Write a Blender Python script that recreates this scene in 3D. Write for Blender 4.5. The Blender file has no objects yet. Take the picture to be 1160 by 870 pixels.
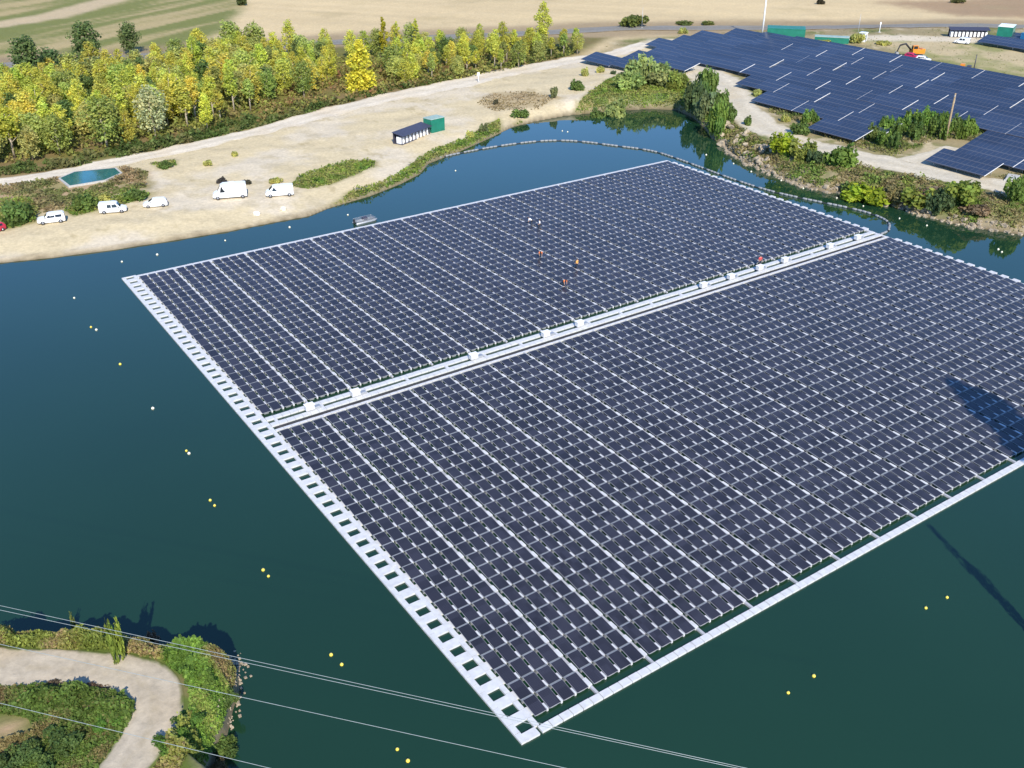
import bpy, bmesh, math, random
import numpy as np
from mathutils import Vector, Matrix
C = bpy.context.scene
COL = C.collection
rng = np.random.default_rng(7)
random.seed(7)
R = math.radians

# ------------------------------------------------------------------ camera model (metres)
F_PX, PITCH, ROLL, YAW = 1104.48, 0.506571, -0.001873, 0.599631
CAM = np.array([-28.88, -39.12, 54.76])
FW = np.array([math.sin(YAW)*math.cos(PITCH), math.cos(YAW)*math.cos(PITCH), -math.sin(PITCH)])
RT0 = np.array([math.cos(YAW), -math.sin(YAW), 0.0]); UP0 = np.cross(RT0, FW)
RT = RT0*math.cos(ROLL)+UP0*math.sin(ROLL); UP = -RT0*math.sin(ROLL)+UP0*math.cos(ROLL)
WATER = -0.12
SUN_AZ, SUN_EL = 202.6, 36.5

def ray_pt(px, py, z=0.0):
    """world point where a sight line of the survey photo meets height z"""
    px = np.asarray(px, float); py = np.asarray(py, float)
    d = FW + ((px-580)/F_PX)[..., None]*RT - ((py-435)/F_PX)[..., None]*UP
    t = (z-CAM[2])/d[..., 2]
    return CAM + d*t[..., None]
def poly_px(pts, z=0.0):
    a = np.array(pts, float)
    return ray_pt(a[:, 0], a[:, 1], z)[:, :2]

# ------------------------------------------------------------------ noise and polygons
def _hash(ix, iy, s):
    h = (ix.astype(np.int64)*374761393 + iy.astype(np.int64)*668265263 + s*974634777) & 0xffffffff
    h = ((h ^ (h >> 13))*1274126177) & 0xffffffff
    return ((h ^ (h >> 16)) & 0xffff)/65535.0
def vnoise(x, y, s=0):
    ix = np.floor(x); iy = np.floor(y); fx = x-ix; fy = y-iy
    fx = fx*fx*(3-2*fx); fy = fy*fy*(3-2*fy)
    a = _hash(ix, iy, s); b = _hash(ix+1, iy, s); c = _hash(ix, iy+1, s); d = _hash(ix+1, iy+1, s)
    return (a*(1-fx)+b*fx)*(1-fy)+(c*(1-fx)+d*fx)*fy
def fbm(x, y, scale, octs=4, s=0):
    t = 0; a = 1; n = 0; f = 1/scale
    for o in range(octs):
        t = t + a*vnoise(x*f, y*f, s+o*17); n += a; a *= .55; f *= 2.1
    return t/n
def sdf(poly, P, pad=None):
    """signed distance, positive inside"""
    x, y = P[:, 0], P[:, 1]
    out = np.full(len(P), -1e4)
    if pad is not None:
        lo = poly.min(0)-pad; hi = poly.max(0)+pad
        m = (x > lo[0]) & (x < hi[0]) & (y > lo[1]) & (y < hi[1])
    else: m = np.ones(len(P), bool)
    if not m.any(): return out
    x = x[m]; y = y[m]; d = np.full(len(x), 1e12); ins = np.zeros(len(x), bool)
    n = len(poly)
    for i in range(n):
        ax, ay = poly[i]; bx, by = poly[(i+1) % n]
        ex, ey = bx-ax, by-ay
        t = np.clip(((x-ax)*ex+(y-ay)*ey)/max(ex*ex+ey*ey, 1e-9), 0, 1)
        d = np.minimum(d, (x-ax-t*ex)**2+(y-ay-t*ey)**2)
        c = ((ay > y) != (by > y))
        with np.errstate(divide='ignore', invalid='ignore'):
            xi = ex*(y-ay)/(ey if abs(ey) > 1e-12 else 1e-12)+ax
        ins ^= c & (x < xi)
    out[m] = np.where(ins, 1, -1)*np.sqrt(d)
    return out
def sstep(a, b, x):
    t = np.clip((x-a)/(b-a), 0, 1); return t*t*(3-2*t)
def poly_dist(line, P):
    d = np.full(len(P), 1e12)
    for (ax, ay), (bx, by) in zip(line[:-1], line[1:]):
        ex, ey = bx-ax, by-ay
        t = np.clip(((P[:, 0]-ax)*ex+(P[:, 1]-ay)*ey)/max(ex*ex+ey*ey, 1e-9), 0, 1)
        d = np.minimum(d, (P[:, 0]-ax-t*ex)**2+(P[:, 1]-ay-t*ey)**2)
    return np.sqrt(d)

# ------------------------------------------------------------------ lake outline and terrain height
north = [(-60,306),(0,298),(60,292),(130,283),(200,272),(260,262),(310,252),(350,245),(372,236),(420,222),(455,208),(476,197),(486,185),
         (520,172),(556,156),(580,144),(604,138),(640,131),(700,125),(740,123),(768,125),(786,134),(798,145),(806,157),(818,163),(828,174),
         (845,184),(870,195),(900,208),(935,218),(965,219),(990,226),(1020,236),(1050,246),(1080,253),(1120,260),(1162,266)]
N = poly_px(north, WATER)
pen = [(238,880),(247,852),(258,832),(264,805),(271,785),(273,768),(265,768),(242,767),(205,762),(150,756),(100,753),(50,750),(0,759),(-60,770)]
PN = poly_px(pen, WATER)
LAKE = np.concatenate([N, np.array([(134,40),(132,16),(118,-3),(96,-7),(76,-10),(58,-13),(46,-17),(36,-21.5),(30,-27),(24,-40),(14,-50),(0,-52),(-12,-34),(-17,-12)]), PN,
                       np.array([(-60,40),(-110,70),(-120,110),(-70,125)])])
def land_level(x, y):
    h = np.full(x.shape, 1.1)
    right = sstep(90, 125, x)*sstep(190, 150, y)*sstep(-20, 10, y)
    h = h + right*1.3
    h = h + sstep(75, 45, y)*sstep(30, 5, x)*2.8
    h = h + sstep(170, 330, np.hypot(x+29, y+39))*0.4
    return h
def height(x, y, dl=None):
    P = np.stack([x, y], 1)
    if dl is None: dl = -sdf(LAKE, P)
    w = 9 - 4.5*sstep(85, 110, x)*sstep(200, 160, y) - 7.6*sstep(75, 45, y)*sstep(30, 5, x)
    H = land_level(x, y)
    dj = dl + (fbm(x, y, 3, 3, 5)-.5)*1.6*sstep(0, 1.5, np.abs(dl))
    up = WATER + (H-WATER)*(0.35*sstep(0, .6, dj)+.65*sstep(0, 1, dj/w)) + (fbm(x, y, 5, 4, 3)-.5)*.5*sstep(1, 8, dl)
    dn = WATER - np.minimum(2.5, .05-np.minimum(dl, 0)*.35)
    return np.where(dl > 0, up, dn)
def G(px, py):
    """point of the ground seen along a sight line"""
    z = 1.0
    for _ in range(6):
        p = ray_pt(px, py, z); z = float(height(np.array([p[0]]), np.array([p[1]]))[0])
    return Vector((p[0], p[1], z))
def Gs(pts): return [G(*q) for q in pts]
def ground_z(x, y): return float(height(np.array([x]), np.array([y]))[0])

# ------------------------------------------------------------------ materials
def new_mat(name):
    m = bpy.data.materials.new(name); m.use_nodes = True
    nt = m.node_tree; b = nt.nodes['Principled BSDF']; return m, nt, b
def mat(name, col, rough=.6, metal=0, noise=.12, scale=3.0, coat=0, spec=.5):
    m, nt, b = new_mat(name)
    b.inputs['Roughness'].default_value = rough; b.inputs['Metallic'].default_value = metal
    b.inputs['Coat Weight'].default_value = coat; b.inputs['Specular IOR Level'].default_value = spec
    tc = nt.nodes.new('ShaderNodeNewGeometry'); n = nt.nodes.new('ShaderNodeTexNoise'); n.inputs['Scale'].default_value = scale; n.inputs['Detail'].default_value = 5
    nt.links.new(tc.outputs['Position'], n.inputs['Vector'])
    mr = nt.nodes.new('ShaderNodeMapRange'); mr.inputs[1].default_value = .3; mr.inputs[2].default_value = .7
    mr.inputs[3].default_value = 1-noise; mr.inputs[4].default_value = 1+noise
    nt.links.new(n.outputs['Fac'], mr.inputs[0])
    mx = nt.nodes.new('ShaderNodeVectorMath'); mx.operation = 'SCALE'; mx.inputs[0].default_value = col
    nt.links.new(mr.outputs[0], mx.inputs['Scale']); nt.links.new(mx.outputs[0], b.inputs['Base Color'])
    return m
def mat_ground(name):
    m, nt, b = new_mat(name); L = nt.links.new
    a = nt.nodes.new('ShaderNodeVertexColor'); a.layer_name = 'Col'
    g = nt.nodes.new('ShaderNodeNewGeometry')
    n1 = nt.nodes.new('ShaderNodeTexNoise'); n1.inputs['Scale'].default_value = 1.6; n1.inputs['Detail'].default_value = 8; n1.inputs['Roughness'].default_value = .7
    L(g.outputs['Position'], n1.inputs['Vector'])
    mr = nt.nodes.new('ShaderNodeMapRange'); mr.inputs[1].default_value = .25; mr.inputs[2].default_value = .75; mr.inputs[3].default_value = .78; mr.inputs[4].default_value = 1.2
    L(n1.outputs['Fac'], mr.inputs[0])
    s = nt.nodes.new('ShaderNodeVectorMath'); s.operation = 'SCALE'; L(a.outputs['Color'], s.inputs[0]); L(mr.outputs[0], s.inputs['Scale'])
    L(s.outputs[0], b.inputs['Base Color'])
    bp = nt.nodes.new('ShaderNodeBump'); bp.inputs['Strength'].default_value = .5; bp.inputs['Distance'].default_value = .12
    L(n1.outputs['Fac'], bp.inputs['Height']); L(bp.outputs[0], b.inputs['Normal'])
    b.inputs['Roughness'].default_value = .95; b.inputs['Specular IOR Level'].default_value = .1
    return m
def mat_leaf(name):
    m, nt, b = new_mat(name); L = nt.links.new
    a = nt.nodes.new('ShaderNodeVertexColor'); a.layer_name = 'Col'
    oi = nt.nodes.new('ShaderNodeObjectInfo')
    mu = nt.nodes.new('ShaderNodeVectorMath'); mu.operation = 'MULTIPLY'
    L(a.outputs['Color'], mu.inputs[0]); L(oi.outputs['Color'], mu.inputs[1])
    L(mu.outputs[0], b.inputs['Base Color']); b.inputs['Roughness'].default_value = .65; b.inputs['Specular IOR Level'].default_value = .25
    tr = nt.nodes.new('ShaderNodeBsdfTranslucent'); L(mu.outputs[0], tr.inputs['Color'])
    mix = nt.nodes.new('ShaderNodeMixShader'); mix.inputs[0].default_value = .5
    out = nt.nodes['Material Output']
    L(b.outputs[0], mix.inputs[1]); L(tr.outputs[0], mix.inputs[2]); L(mix.outputs[0], out.inputs['Surface'])
    return m
def mat_water():
    m, nt, b = new_mat('water'); L = nt.links.new
    g = nt.nodes.new('ShaderNodeNewGeometry')
    nz = nt.nodes.new('ShaderNodeTexNoise'); nz.inputs['Scale'].default_value = .02; nz.inputs['Detail'].default_value = 4
    L(g.outputs['Position'], nz.inputs['Vector'])
    cr = nt.nodes.new('ShaderNodeValToRGB')
    cr.color_ramp.elements[0].position = .3; cr.color_ramp.elements[0].color = (.0085, .033, .017, 1)
    cr.color_ramp.elements[1].position = .7; cr.color_ramp.elements[1].color = (.0115, .042, .021, 1)
    L(nz.outputs['Fac'], cr.inputs[0]); L(cr.outputs[0], b.inputs['Base Color'])
    b.inputs['Roughness'].default_value = .03; b.inputs['IOR'].default_value = 1.5
    n2 = nt.nodes.new('ShaderNodeTexNoise'); n2.inputs['Scale'].default_value = 1.1; n2.inputs['Detail'].default_value = 4
    L(g.outputs['Position'], n2.inputs['Vector'])
    bp = nt.nodes.new('ShaderNodeBump'); bp.inputs['Strength'].default_value = .07; bp.inputs['Distance'].default_value = .04
    L(n2.outputs['Fac'], bp.inputs['Height']); L(bp.outputs[0], b.inputs['Normal'])
    return m
def mat_cells(name, c0, c1, pitch, axis_lines, rough=.12, jit=.25):
    """dark photovoltaic glass: fine cell lines plus a tone of its own for each module"""
    m, nt, b = new_mat(name); L = nt.links.new
    uv = nt.nodes.new('ShaderNodeUVMap'); uv.uv_map = 'UVMap'
    sp = nt.nodes.new('ShaderNodeSeparateXYZ'); L(uv.outputs[0], sp.inputs[0])
    fac = []
    for k, (n_, w_) in enumerate(axis_lines):
        mu = nt.nodes.new('ShaderNodeMath'); mu.operation = 'MULTIPLY'; mu.inputs[1].default_value = n_; L(sp.outputs[k], mu.inputs[0])
        fr = nt.nodes.new('ShaderNodeMath'); fr.operation = 'FRACT'; L(mu.outputs[0], fr.inputs[0])
        lt = nt.nodes.new('ShaderNodeMath'); lt.operation = 'LESS_THAN'; lt.inputs[1].default_value = w_; L(fr.outputs[0], lt.inputs[0]); fac.append(lt)
    mxm = nt.nodes.new('ShaderNodeMath'); mxm.operation = 'MAXIMUM'; L(fac[0].outputs[0], mxm.inputs[0]); L(fac[1].outputs[0], mxm.inputs[1])
    g = nt.nodes.new('ShaderNodeNewGeometry')
    dv = nt.nodes.new('ShaderNodeVectorMath'); dv.operation = 'DIVIDE'; dv.inputs[1].default_value = pitch; L(g.outputs['Position'], dv.inputs[0])
    fl = nt.nodes.new('ShaderNodeVectorMath'); fl.operation = 'FLOOR'; L(dv.outputs[0], fl.inputs[0])
    wn = nt.nodes.new('ShaderNodeTexWhiteNoise'); wn.noise_dimensions = '2D'; L(fl.outputs[0], wn.inputs['Vector'])
    mr = nt.nodes.new('ShaderNodeMapRange'); mr.inputs[3].default_value = 1-jit; mr.inputs[4].default_value = 1+jit; L(wn.outputs['Value'], mr.inputs[0])
    mc = nt.nodes.new('ShaderNodeMixRGB'); mc.inputs[1].default_value = (*c0, 1); mc.inputs[2].default_value = (*c1, 1); L(mxm.outputs[0], mc.inputs[0])
    s = nt.nodes.new('ShaderNodeVectorMath'); s.operation = 'SCALE'; L(mc.outputs[0], s.inputs[0]); L(mr.outputs[0], s.inputs['Scale'])
    L(s.outputs[0], b.inputs['Base Color']); b.inputs['Roughness'].default_value = rough; b.inputs['IOR'].default_value = 1.45
    return m
M = dict(
    ground=mat_ground('ground_soil'), leaf=mat_leaf('leaf'), water=mat_water(),
    pv=mat_cells('floating_pv_glass', (.026,.026,.037), (.055,.055,.068), (1.29,1.80,1000), ((6,.05),(10,.04)), .3),
    pv_land=mat_cells('ground_pv_glass', (.026,.040,.074), (.11,.13,.165), (5.5,12.5,1000), ((1,.07),(1,.035)), .2, .2),
    mid=mat('mid_grey_float_plastic', (.40,.40,.41), .6, 0, .12, 2.0),  # mid grey tone of the walkway strips between white float blocks
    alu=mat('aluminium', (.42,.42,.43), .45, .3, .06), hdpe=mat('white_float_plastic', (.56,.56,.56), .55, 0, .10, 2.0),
    hdpe2=mat('grey_and_shade_plastic', (.23,.24,.245), .6, 0, .12, 2.0),  # grey plastic; also painted-in shade on row-end strips and cabinet doors
    white=mat('white_paint', (.8,.8,.8), .3, 0, .03, coat=.3), red=mat('red_paint', (.45,.02,.05), .3, 0, .05, coat=.4),
    glass=mat('dark_glass', (.02,.025,.03), .08), tyre=mat('tyre_rubber', (.02,.02,.02), .85), rim=mat('wheel_rim', (.4,.4,.42), .35, .8),
    black=mat('black_plastic', (.025,.025,.027), .6), lamp=mat('lamp_lens', (.6,.6,.58), .15), tail=mat('tail_lens', (.3,.01,.01), .2),
    green=mat('green_sheet_steel', (.012,.17,.115), .45, 0, .12, .8), green2=mat('pale_green_roof', (.30,.40,.36), .5, 0, .1, .8),
    steel=mat('galvanised_steel', (.42,.43,.44), .45, .5, .12), dark=mat('dark_sheet', (.05,.05,.075), .5, 0, .15),
    wood=mat('weathered_wood', (.30,.22,.13), .9, 0, .25, 4), bark=mat('bark', (.20,.16,.11), .95, 0, .3, 3), pale_bark=mat('pale_bark', (.38,.32,.24), .9, 0, .25, 3),
    orange=mat('orange_paint', (.62,.22,.015), .4, 0, .08), magenta=mat('crimson_paint', (.48,.02,.10), .4, 0, .06), blue=mat('blue_paint', (.03,.22,.42), .45, 0, .08),
    yellow=mat('yellow_plastic', (.75,.60,.08), .45, 0, .08), cream=mat('cream_plastic', (.75,.72,.55), .5, 0, .08),
    cable=mat('black_cable', (.03,.03,.035), .6), wire=mat('aluminium_wire', (.36,.40,.39), .5, .3), stone=mat('limestone', (.33,.27,.19), .95, 0, .4, 1.5),
    concrete=mat('concrete', (.42,.41,.38), .9, 0, .12), vest=mat('orange_vest', (.75,.20,.06), .8), vest2=mat('amber_vest', (.80,.36,.08), .8), shirt=mat('white_shirt', (.8,.8,.8), .8),
    redshirt=mat('red_shirt', (.55,.06,.06), .8), trousers=mat('dark_trousers', (.03,.035,.05), .9), skin=mat('skin', (.45,.27,.19), .6), hair=mat('dark_hair', (.03,.02,.015), .7),
    pond=mat('green_pool_liner', (.02,.12,.12), .12, 0, .2, .3))

# ------------------------------------------------------------------ mesh helpers
class MB:
    def __init__(s): s.v = []; s.f = []; s.m = []; s.sm = []
    def add(s, vs, fs, mi=0, smooth=False):
        o = len(s.v); s.v += [tuple(v) for v in vs]
        for f in fs: s.f.append(tuple(i+o for i in f)); s.m.append(mi); s.sm.append(smooth)
    def box(s, x0, x1, y0, y1, z0, z1, mi=0, b=0):
        if b:
            vs = [(x0,y0,z0),(x1,y0,z0),(x1,y1,z0),(x0,y1,z0),(x0,y0,z1-b),(x1,y0,z1-b),(x1,y1,z1-b),(x0,y1,z1-b),(x0+b,y0+b,z1),(x1-b,y0+b,z1),(x1-b,y1-b,z1),(x0+b,y1-b,z1)]
            fs = [(3,2,1,0),(0,1,5,4),(1,2,6,5),(2,3,7,6),(3,0,4,7),(4,5,9,8),(5,6,10,9),(6,7,11,10),(7,4,8,11),(8,9,10,11)]
        else:
            vs = [(x0,y0,z0),(x1,y0,z0),(x1,y1,z0),(x0,y1,z0),(x0,y0,z1),(x1,y0,z1),(x1,y1,z1),(x0,y1,z1)]
            fs = [(3,2,1,0),(0,1,5,4),(1,2,6,5),(2,3,7,6),(3,0,4,7),(4,5,6,7)]
        s.add(vs, fs, mi)
    def tube(s, pts, r, n=8, mi=0, caps=True):
        pts = [Vector(p) for p in pts]; rs = r if isinstance(r, (list, tuple)) else [r]*len(pts)
        vs = []; fs = []; prev = None
        for i, p in enumerate(pts):
            t = (pts[min(i+1, len(pts)-1)]-pts[max(i-1, 0)]).normalized()
            a = t.orthogonal() if prev is None else (prev-t*prev.dot(t))
            a.normalize(); prev = a.copy(); b = t.cross(a)
            for k in range(n):
                an = 2*math.pi*k/n; vs.append(p+a*math.cos(an)*rs[i]+b*math.sin(an)*rs[i])
        for i in range(len(pts)-1):
            for k in range(n): fs.append((i*n+k, i*n+(k+1) % n, (i+1)*n+(k+1) % n, (i+1)*n+k))
        if caps: fs.append(tuple(range(n-1, -1, -1))); fs.append(tuple(range((len(pts)-1)*n, len(pts)*n)))
        s.add(vs, fs, mi, True)
    def mesh(s, name, mats):
        me = bpy.data.meshes.new(name); me.from_pydata(s.v, [], s.f)
        for m_ in (mats if isinstance(mats, (list, tuple)) else [mats]): me.materials.append(m_)
        me.polygons.foreach_set('material_index', s.m); me.polygons.foreach_set('use_smooth', s.sm); me.update(); return me
    def build(s, name, mats, parent=None): return link(name, s.mesh(name, mats), parent)
def link(name, data, parent=None, loc=None):
    o = bpy.data.objects.new(name, data); COL.objects.link(o)
    if parent is not None: o.parent = parent
    if loc is not None: o.location = loc
    return o
def tag(o, label=None, cat=None, group=None, kind=None):
    if label: o['label'] = label
    if cat: o['category'] = cat
    if group: o['group'] = group
    if kind: o['kind'] = kind
    return o
def thing(name, label, cat, loc=(0,0,0), rz=0, group=None):
    o = link(name, None, None, loc); o.rotation_euler = (0,0,rz); return tag(o, label, cat, group)
KIDS = {}
def copy_tree(o, parent=None):
    c = o.copy(); COL.objects.link(c)
    if parent is not None: c.parent = parent
    for ch in list(o.children): copy_tree(ch, c)
    return c
def quads_mesh(name, V, mats, col=None, uv=None, mi=None, smooth=False):
    """V: (n,4,3) array of quads"""
    n = len(V); me = bpy.data.meshes.new(name)
    me.vertices.add(n*4); me.vertices.foreach_set('co', np.ascontiguousarray(V, np.float32).ravel())
    me.loops.add(n*4); me.loops.foreach_set('vertex_index', np.arange(n*4, dtype=np.int32))
    me.polygons.add(n); me.polygons.foreach_set('loop_start', np.arange(0, n*4, 4, dtype=np.int32)); me.polygons.foreach_set('loop_total', np.full(n, 4, np.int32))
    for m_ in (mats if isinstance(mats, (list, tuple)) else [mats]): me.materials.append(m_)
    if mi is not None: me.polygons.foreach_set('material_index', np.asarray(mi, np.int32))
    if uv is not None:
        l = me.uv_layers.new(name='UVMap'); l.data.foreach_set('uv', np.ascontiguousarray(uv, np.float32).ravel())
    if col is not None:
        a = me.color_attributes.new('Col', 'FLOAT_COLOR', 'POINT')
        c4 = np.ones((n, 4, 4), np.float32); c4[:, :, :3] = col[:, None, :] if col.ndim == 2 else col
        a.data.foreach_set('color', c4.ravel())
    me.update(calc_edges=True); return me
def boxes_quads(B):
    """B: (n,6) x0,x1,y0,y1,z0,z1 -> quads without the bottom (n*5,4,3)"""
    x0,x1,y0,y1,z0,z1 = [B[:, i] for i in range(6)]
    S = lambda *p: np.stack([np.stack(q, -1) for q in p], 1)
    q = [S((x0,y0,z1),(x1,y0,z1),(x1,y1,z1),(x0,y1,z1)), S((x0,y0,z0),(x1,y0,z0),(x1,y0,z1),(x0,y0,z1)), S((x1,y0,z0),(x1,y1,z0),(x1,y1,z1),(x1,y0,z1)),
         S((x1,y1,z0),(x0,y1,z0),(x0,y1,z1),(x1,y1,z1)), S((x0,y1,z0),(x0,y0,z0),(x0,y0,z1),(x0,y1,z1))]
    return np.stack(q, 1).reshape(-1, 4, 3)

# ------------------------------------------------------------------ ground colours
srgb = lambda *c: np.array([((v/255)/12.92 if v/255 <= .04045 else ((v/255+.055)/1.055)**2.4) for v in c])
SAND = np.array((.55,.455,.285)); PALE = np.array((.57,.49,.36)); DRY = np.array((.34,.27,.14)); GREEN = np.array((.09,.13,.03)); BROWN = np.array((.20,.14,.08))
TAN = np.array((.54,.42,.24)); REDB = np.array((.19,.14,.065)); ASPH = np.array((.215,.205,.185)); STONEC = np.array((.30,.245,.16)); MUD = np.array((.13,.10,.06))
Z1 = 1.0
sand_poly = poly_px([(-80,218),(0,206),(80,193),(180,173),(280,151),(380,124),(450,108),(520,93),(600,77),(655,66),(720,60),(735,46),(765,46),(800,80),(840,98),(835,130),(815,140),(800,160),(780,140),(700,130),(620,140),(560,165),(480,200),(420,235),(300,270),(150,295),(-80,330)], Z1)
grove_poly = poly_px([(-90,222),(0,204),(80,192),(180,172),(280,150),(380,123),(450,107),(520,92),(600,76),(655,64),(680,50),(690,44),(600,44),(420,52),(300,62),(200,72),(100,90),(0,108),(-90,125)], Z1)
green_field = poly_px([(-300,95),(0,85),(120,70),(190,62),(240,52),(262,35),(285,0),(330,-40),(-300,-40)], Z1)
grass_polys = [poly_px(p, Z1) for p in ([(330,212),(340,200),(370,190),(400,182),(425,183),(424,190),(400,200),(375,209),(350,214)],
    [(366,240),(376,228),(398,214),(430,204),(460,188),(483,171),(500,164),(530,153),(548,142),(566,134),(568,148),(540,166),(490,192),(440,218),(390,236)],
    [(-20,250),(0,226),(30,224),(46,240),(40,252),(0,262)], [(74,240),(86,226),(105,218),(116,226),(113,238),(84,246)], [(118,226),(150,218),(170,220),(166,226),(130,236)],
    [(640,132),(660,118),(690,96),(720,88),(775,92),(790,110),(830,135),(815,155),(790,140),(740,128)], [(170,186),(198,182),(200,188),(178,191)], [(577,141),(590,134),(602,138),(590,143)])]
dry_poly = poly_px([(-20,236),(0,212),(60,204),(130,190),(168,196),(165,214),(110,226),(60,240),(0,250)], Z1)
dry2 = poly_px([(540,118),(560,108),(600,108),(630,116),(610,126),(560,128)], Z1)
right_land = poly_px([(835,130),(800,85),(770,60),(740,46),(700,56),(668,66),(690,44),(860,34),(1300,34),(1500,300),(1300,300),(1160,270),(1000,232),(900,212),(840,186),(810,160)], 1.8)
right_bank = poly_px([(800,110),(825,128),(850,150),(900,170),(960,186),(1040,200),(1110,218),(1200,236),(1400,300),(1200,290),(1120,262),(1000,232),(900,212),(840,186),(805,158)], 1.5)
yard = poly_px([(960,52),(1000,46),(1080,46),(1160,60),(1300,80),(1300,130),(1160,92),(1060,72),(980,54)], 2.0)
pale_strip = poly_px([(905,43),(980,42),(1160,46),(1300,52),(1300,56),(1100,52),(960,48)], 2.0)
tracks_px = dict(lot=[(-80,212),(0,208),(80,195),(180,175),(280,153),(380,126),(450,110),(520,96),(600,80),(650,70),(700,62),(735,50)],
    right=[(770,62),(800,86),(826,104),(838,126),(862,146),(900,164),(950,178),(1010,190),(1060,200),(1110,211),(1165,222),(1300,248)],
    spur=[(1035,190),(1060,180),(1084,170)], field=[(-250,45),(0,30),(60,20),(130,0),(200,-30)])
tracks = {k: poly_px(v, 1.8 if k in ('right','spur') else Z1) for k, v in tracks_px.items()}
pen_track = np.concatenate([poly_px([(-60,752),(0,756),(80,759),(130,763),(163,770),(183,786),(185,806),(168,834),(148,864),(120,900),(80,940)], 3.8)])
road_px = [(-500,104),(-100,82),(0,76),(120,68),(240,58),(410,47),(600,39),(700,33),(860,32.5),(1000,33),(1160,36),(1400,45)]
road_line = poly_px(road_px, 1.3)
brown_field = poly_px([(960,0),(1400,-10),(1400,34),(1160,28),(1080,24),(1010,12)], 1.3)
BARE = poly_px([(-40,800),(0,808),(34,815),(40,832),(0,842),(-40,845)], 3.8)
def mix(c, t, col): return c*(1-t[:, None]) + np.asarray(col)*t[:, None]
def ground_color(x, y, dl):
    P = np.stack([x, y], 1)
    nA = fbm(x, y, 14, 5, 11); nB = fbm(x, y, 3.5, 4, 23); nC = fbm(x, y, 60, 4, 31); nS = fbm(x*.25+y*.12, y*1.0-x*.45, 6, 4, 41)
    wob = (nA-.5)*6+(nB-.5)*3
    t = np.clip((nC-.3)*2.5, 0, 1)
    c = mix(np.tile(TAN, (len(x), 1)), t*.35, TAN*1.15)
    stripe = fbm((x*.8+y*.6), (x*-.6+y*.8)*.06, 5, 3, 51)
    c = c*(0.88+.24*stripe)[:, None]
    c = mix(c, sstep(0, 14, sdf(brown_field, P, 40)+wob*2)*.75, (.27,.17,.10))
    c = mix(c, sstep(.62, .8, fbm(x, y, 30, 4, 61))*.35, DRY)
    # mown green field with pale stripes
    g = sstep(-2, 6, sdf(green_field, P, 40)+wob)
    gs = fbm((x*.55-y*.83), (x*.83+y*.55)*.08, 9, 4, 71)
    gc = mix(np.tile(np.array((.17,.18,.055)), (len(x), 1)), sstep(.48, .72, gs), (.38,.30,.15))
    gc = mix(gc, sstep(9, 4, poly_dist(tracks['field'], P)+wob*.6), (.46,.36,.22))
    c = mix(c, g, gc)
    # verge and road corridor
    dr = poly_dist(road_line, P)
    c = mix(c, sstep(22, 9, dr+wob*.8)*.8, np.array((.27,.20,.12)))
    # grove floor
    gr = sstep(-3, 3, sdf(grove_poly, P, 40)+wob*.5)
    gcol = mix(np.tile(np.array((.15,.14,.04)), (len(x), 1)), sstep(.4, .65, nA), REDB)
    c = mix(c, gr, gcol)
    # land round the ground array
    rl = sstep(-2, 5, sdf(right_land, P, 40)+wob*.6)
    rc = mix(np.tile(np.array((.30,.24,.13)), (len(x), 1)), sstep(.45, .7, nA), (.15,.16,.05)); rc = mix(rc, sstep(.55, .75, nB), SAND*.8)
    c = mix(c, rl, rc)
    yd = sstep(-2, 4, sdf(yard, P, 40)+wob*.6)
    yc = mix(np.tile(np.array((.45,.36,.21)), (len(x), 1)), sstep(.5, .72, nA), (.26,.25,.10)); c = mix(c, yd, yc)
    c = mix(c, sstep(-1, 2, sdf(pale_strip, P, 20)+wob*.3), PALE)
    # sand lot
    s = sstep(-1.5, 1.5, sdf(sand_poly, P, 40)+(nB-.5)*4)
    sc = mix(np.tile(SAND, (len(x), 1)), sstep(.45, .62, nA), PALE); sc = mix(sc, sstep(.6, .72, nB)*.5, SAND*.8)
    rut = fbm(x*.35+y*.8, (x*.8-y*.35)*.09, 1.2, 3, 81)
    sc = sc*(.93+.14*rut)[:, None]
    sc = mix(sc, sstep(.72, .8, fbm(x, y, 4, 4, 91))*.5, DRY)
    c = mix(c, s, sc)
    d = sstep(-2, 2, sdf(dry_poly, P, 20)+wob*.7)
    dc = mix(np.tile(np.array((.36,.25,.14)), (len(x), 1)), sstep(.45, .65, nB), (.24,.20,.08)); c = mix(c, d*.9, dc)
    c = mix(c, sstep(-2, 2, sdf(dry2, P, 20)+wob*.8)*.7, (.33,.25,.13))
    rb = sstep(-1, 2, sdf(right_bank, P, 20)+wob*.3)
    bc = mix(np.tile(np.array((.24,.20,.11)), (len(x), 1)), sstep(.42, .6, nA), (.17,.15,.06)); bc = mix(bc, sstep(.45, .65, nB)*.8, (.13,.16,.045))
    c = mix(c, rb, bc)
    for gp in grass_polys:
        gg = sstep(-1.2, 1.2, sdf(gp, P, 12)+(nB-.5)*3)
        gc2 = mix(np.tile(GREEN, (len(x), 1)), sstep(.45, .68, nB), (.24,.21,.08)); c = mix(c, gg*.92, gc2)
    # peninsula in the foreground and the near shore
    pn = sstep(75, 55, y)*sstep(40, 20, x)
    pc = mix(np.tile(np.array((.10,.135,.03)), (len(x), 1)), sstep(.5, .7, nB), (.17,.15,.06)); c = mix(c, pn, pc)
    c = mix(c, sstep(-.8, .8, sdf(BARE, P, 10)+(nB-.5)*2), (.42,.29,.17))
    c = mix(c, sstep(1.6, .2, dl+(nB-.5)*1.5)*.8, STONEC*.85)
    c = mix(c, sstep(.35, -.1, dl), MUD)
    c = mix(c, sstep(-.2, -3, dl), (.02,.05,.045))
    return c
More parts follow.
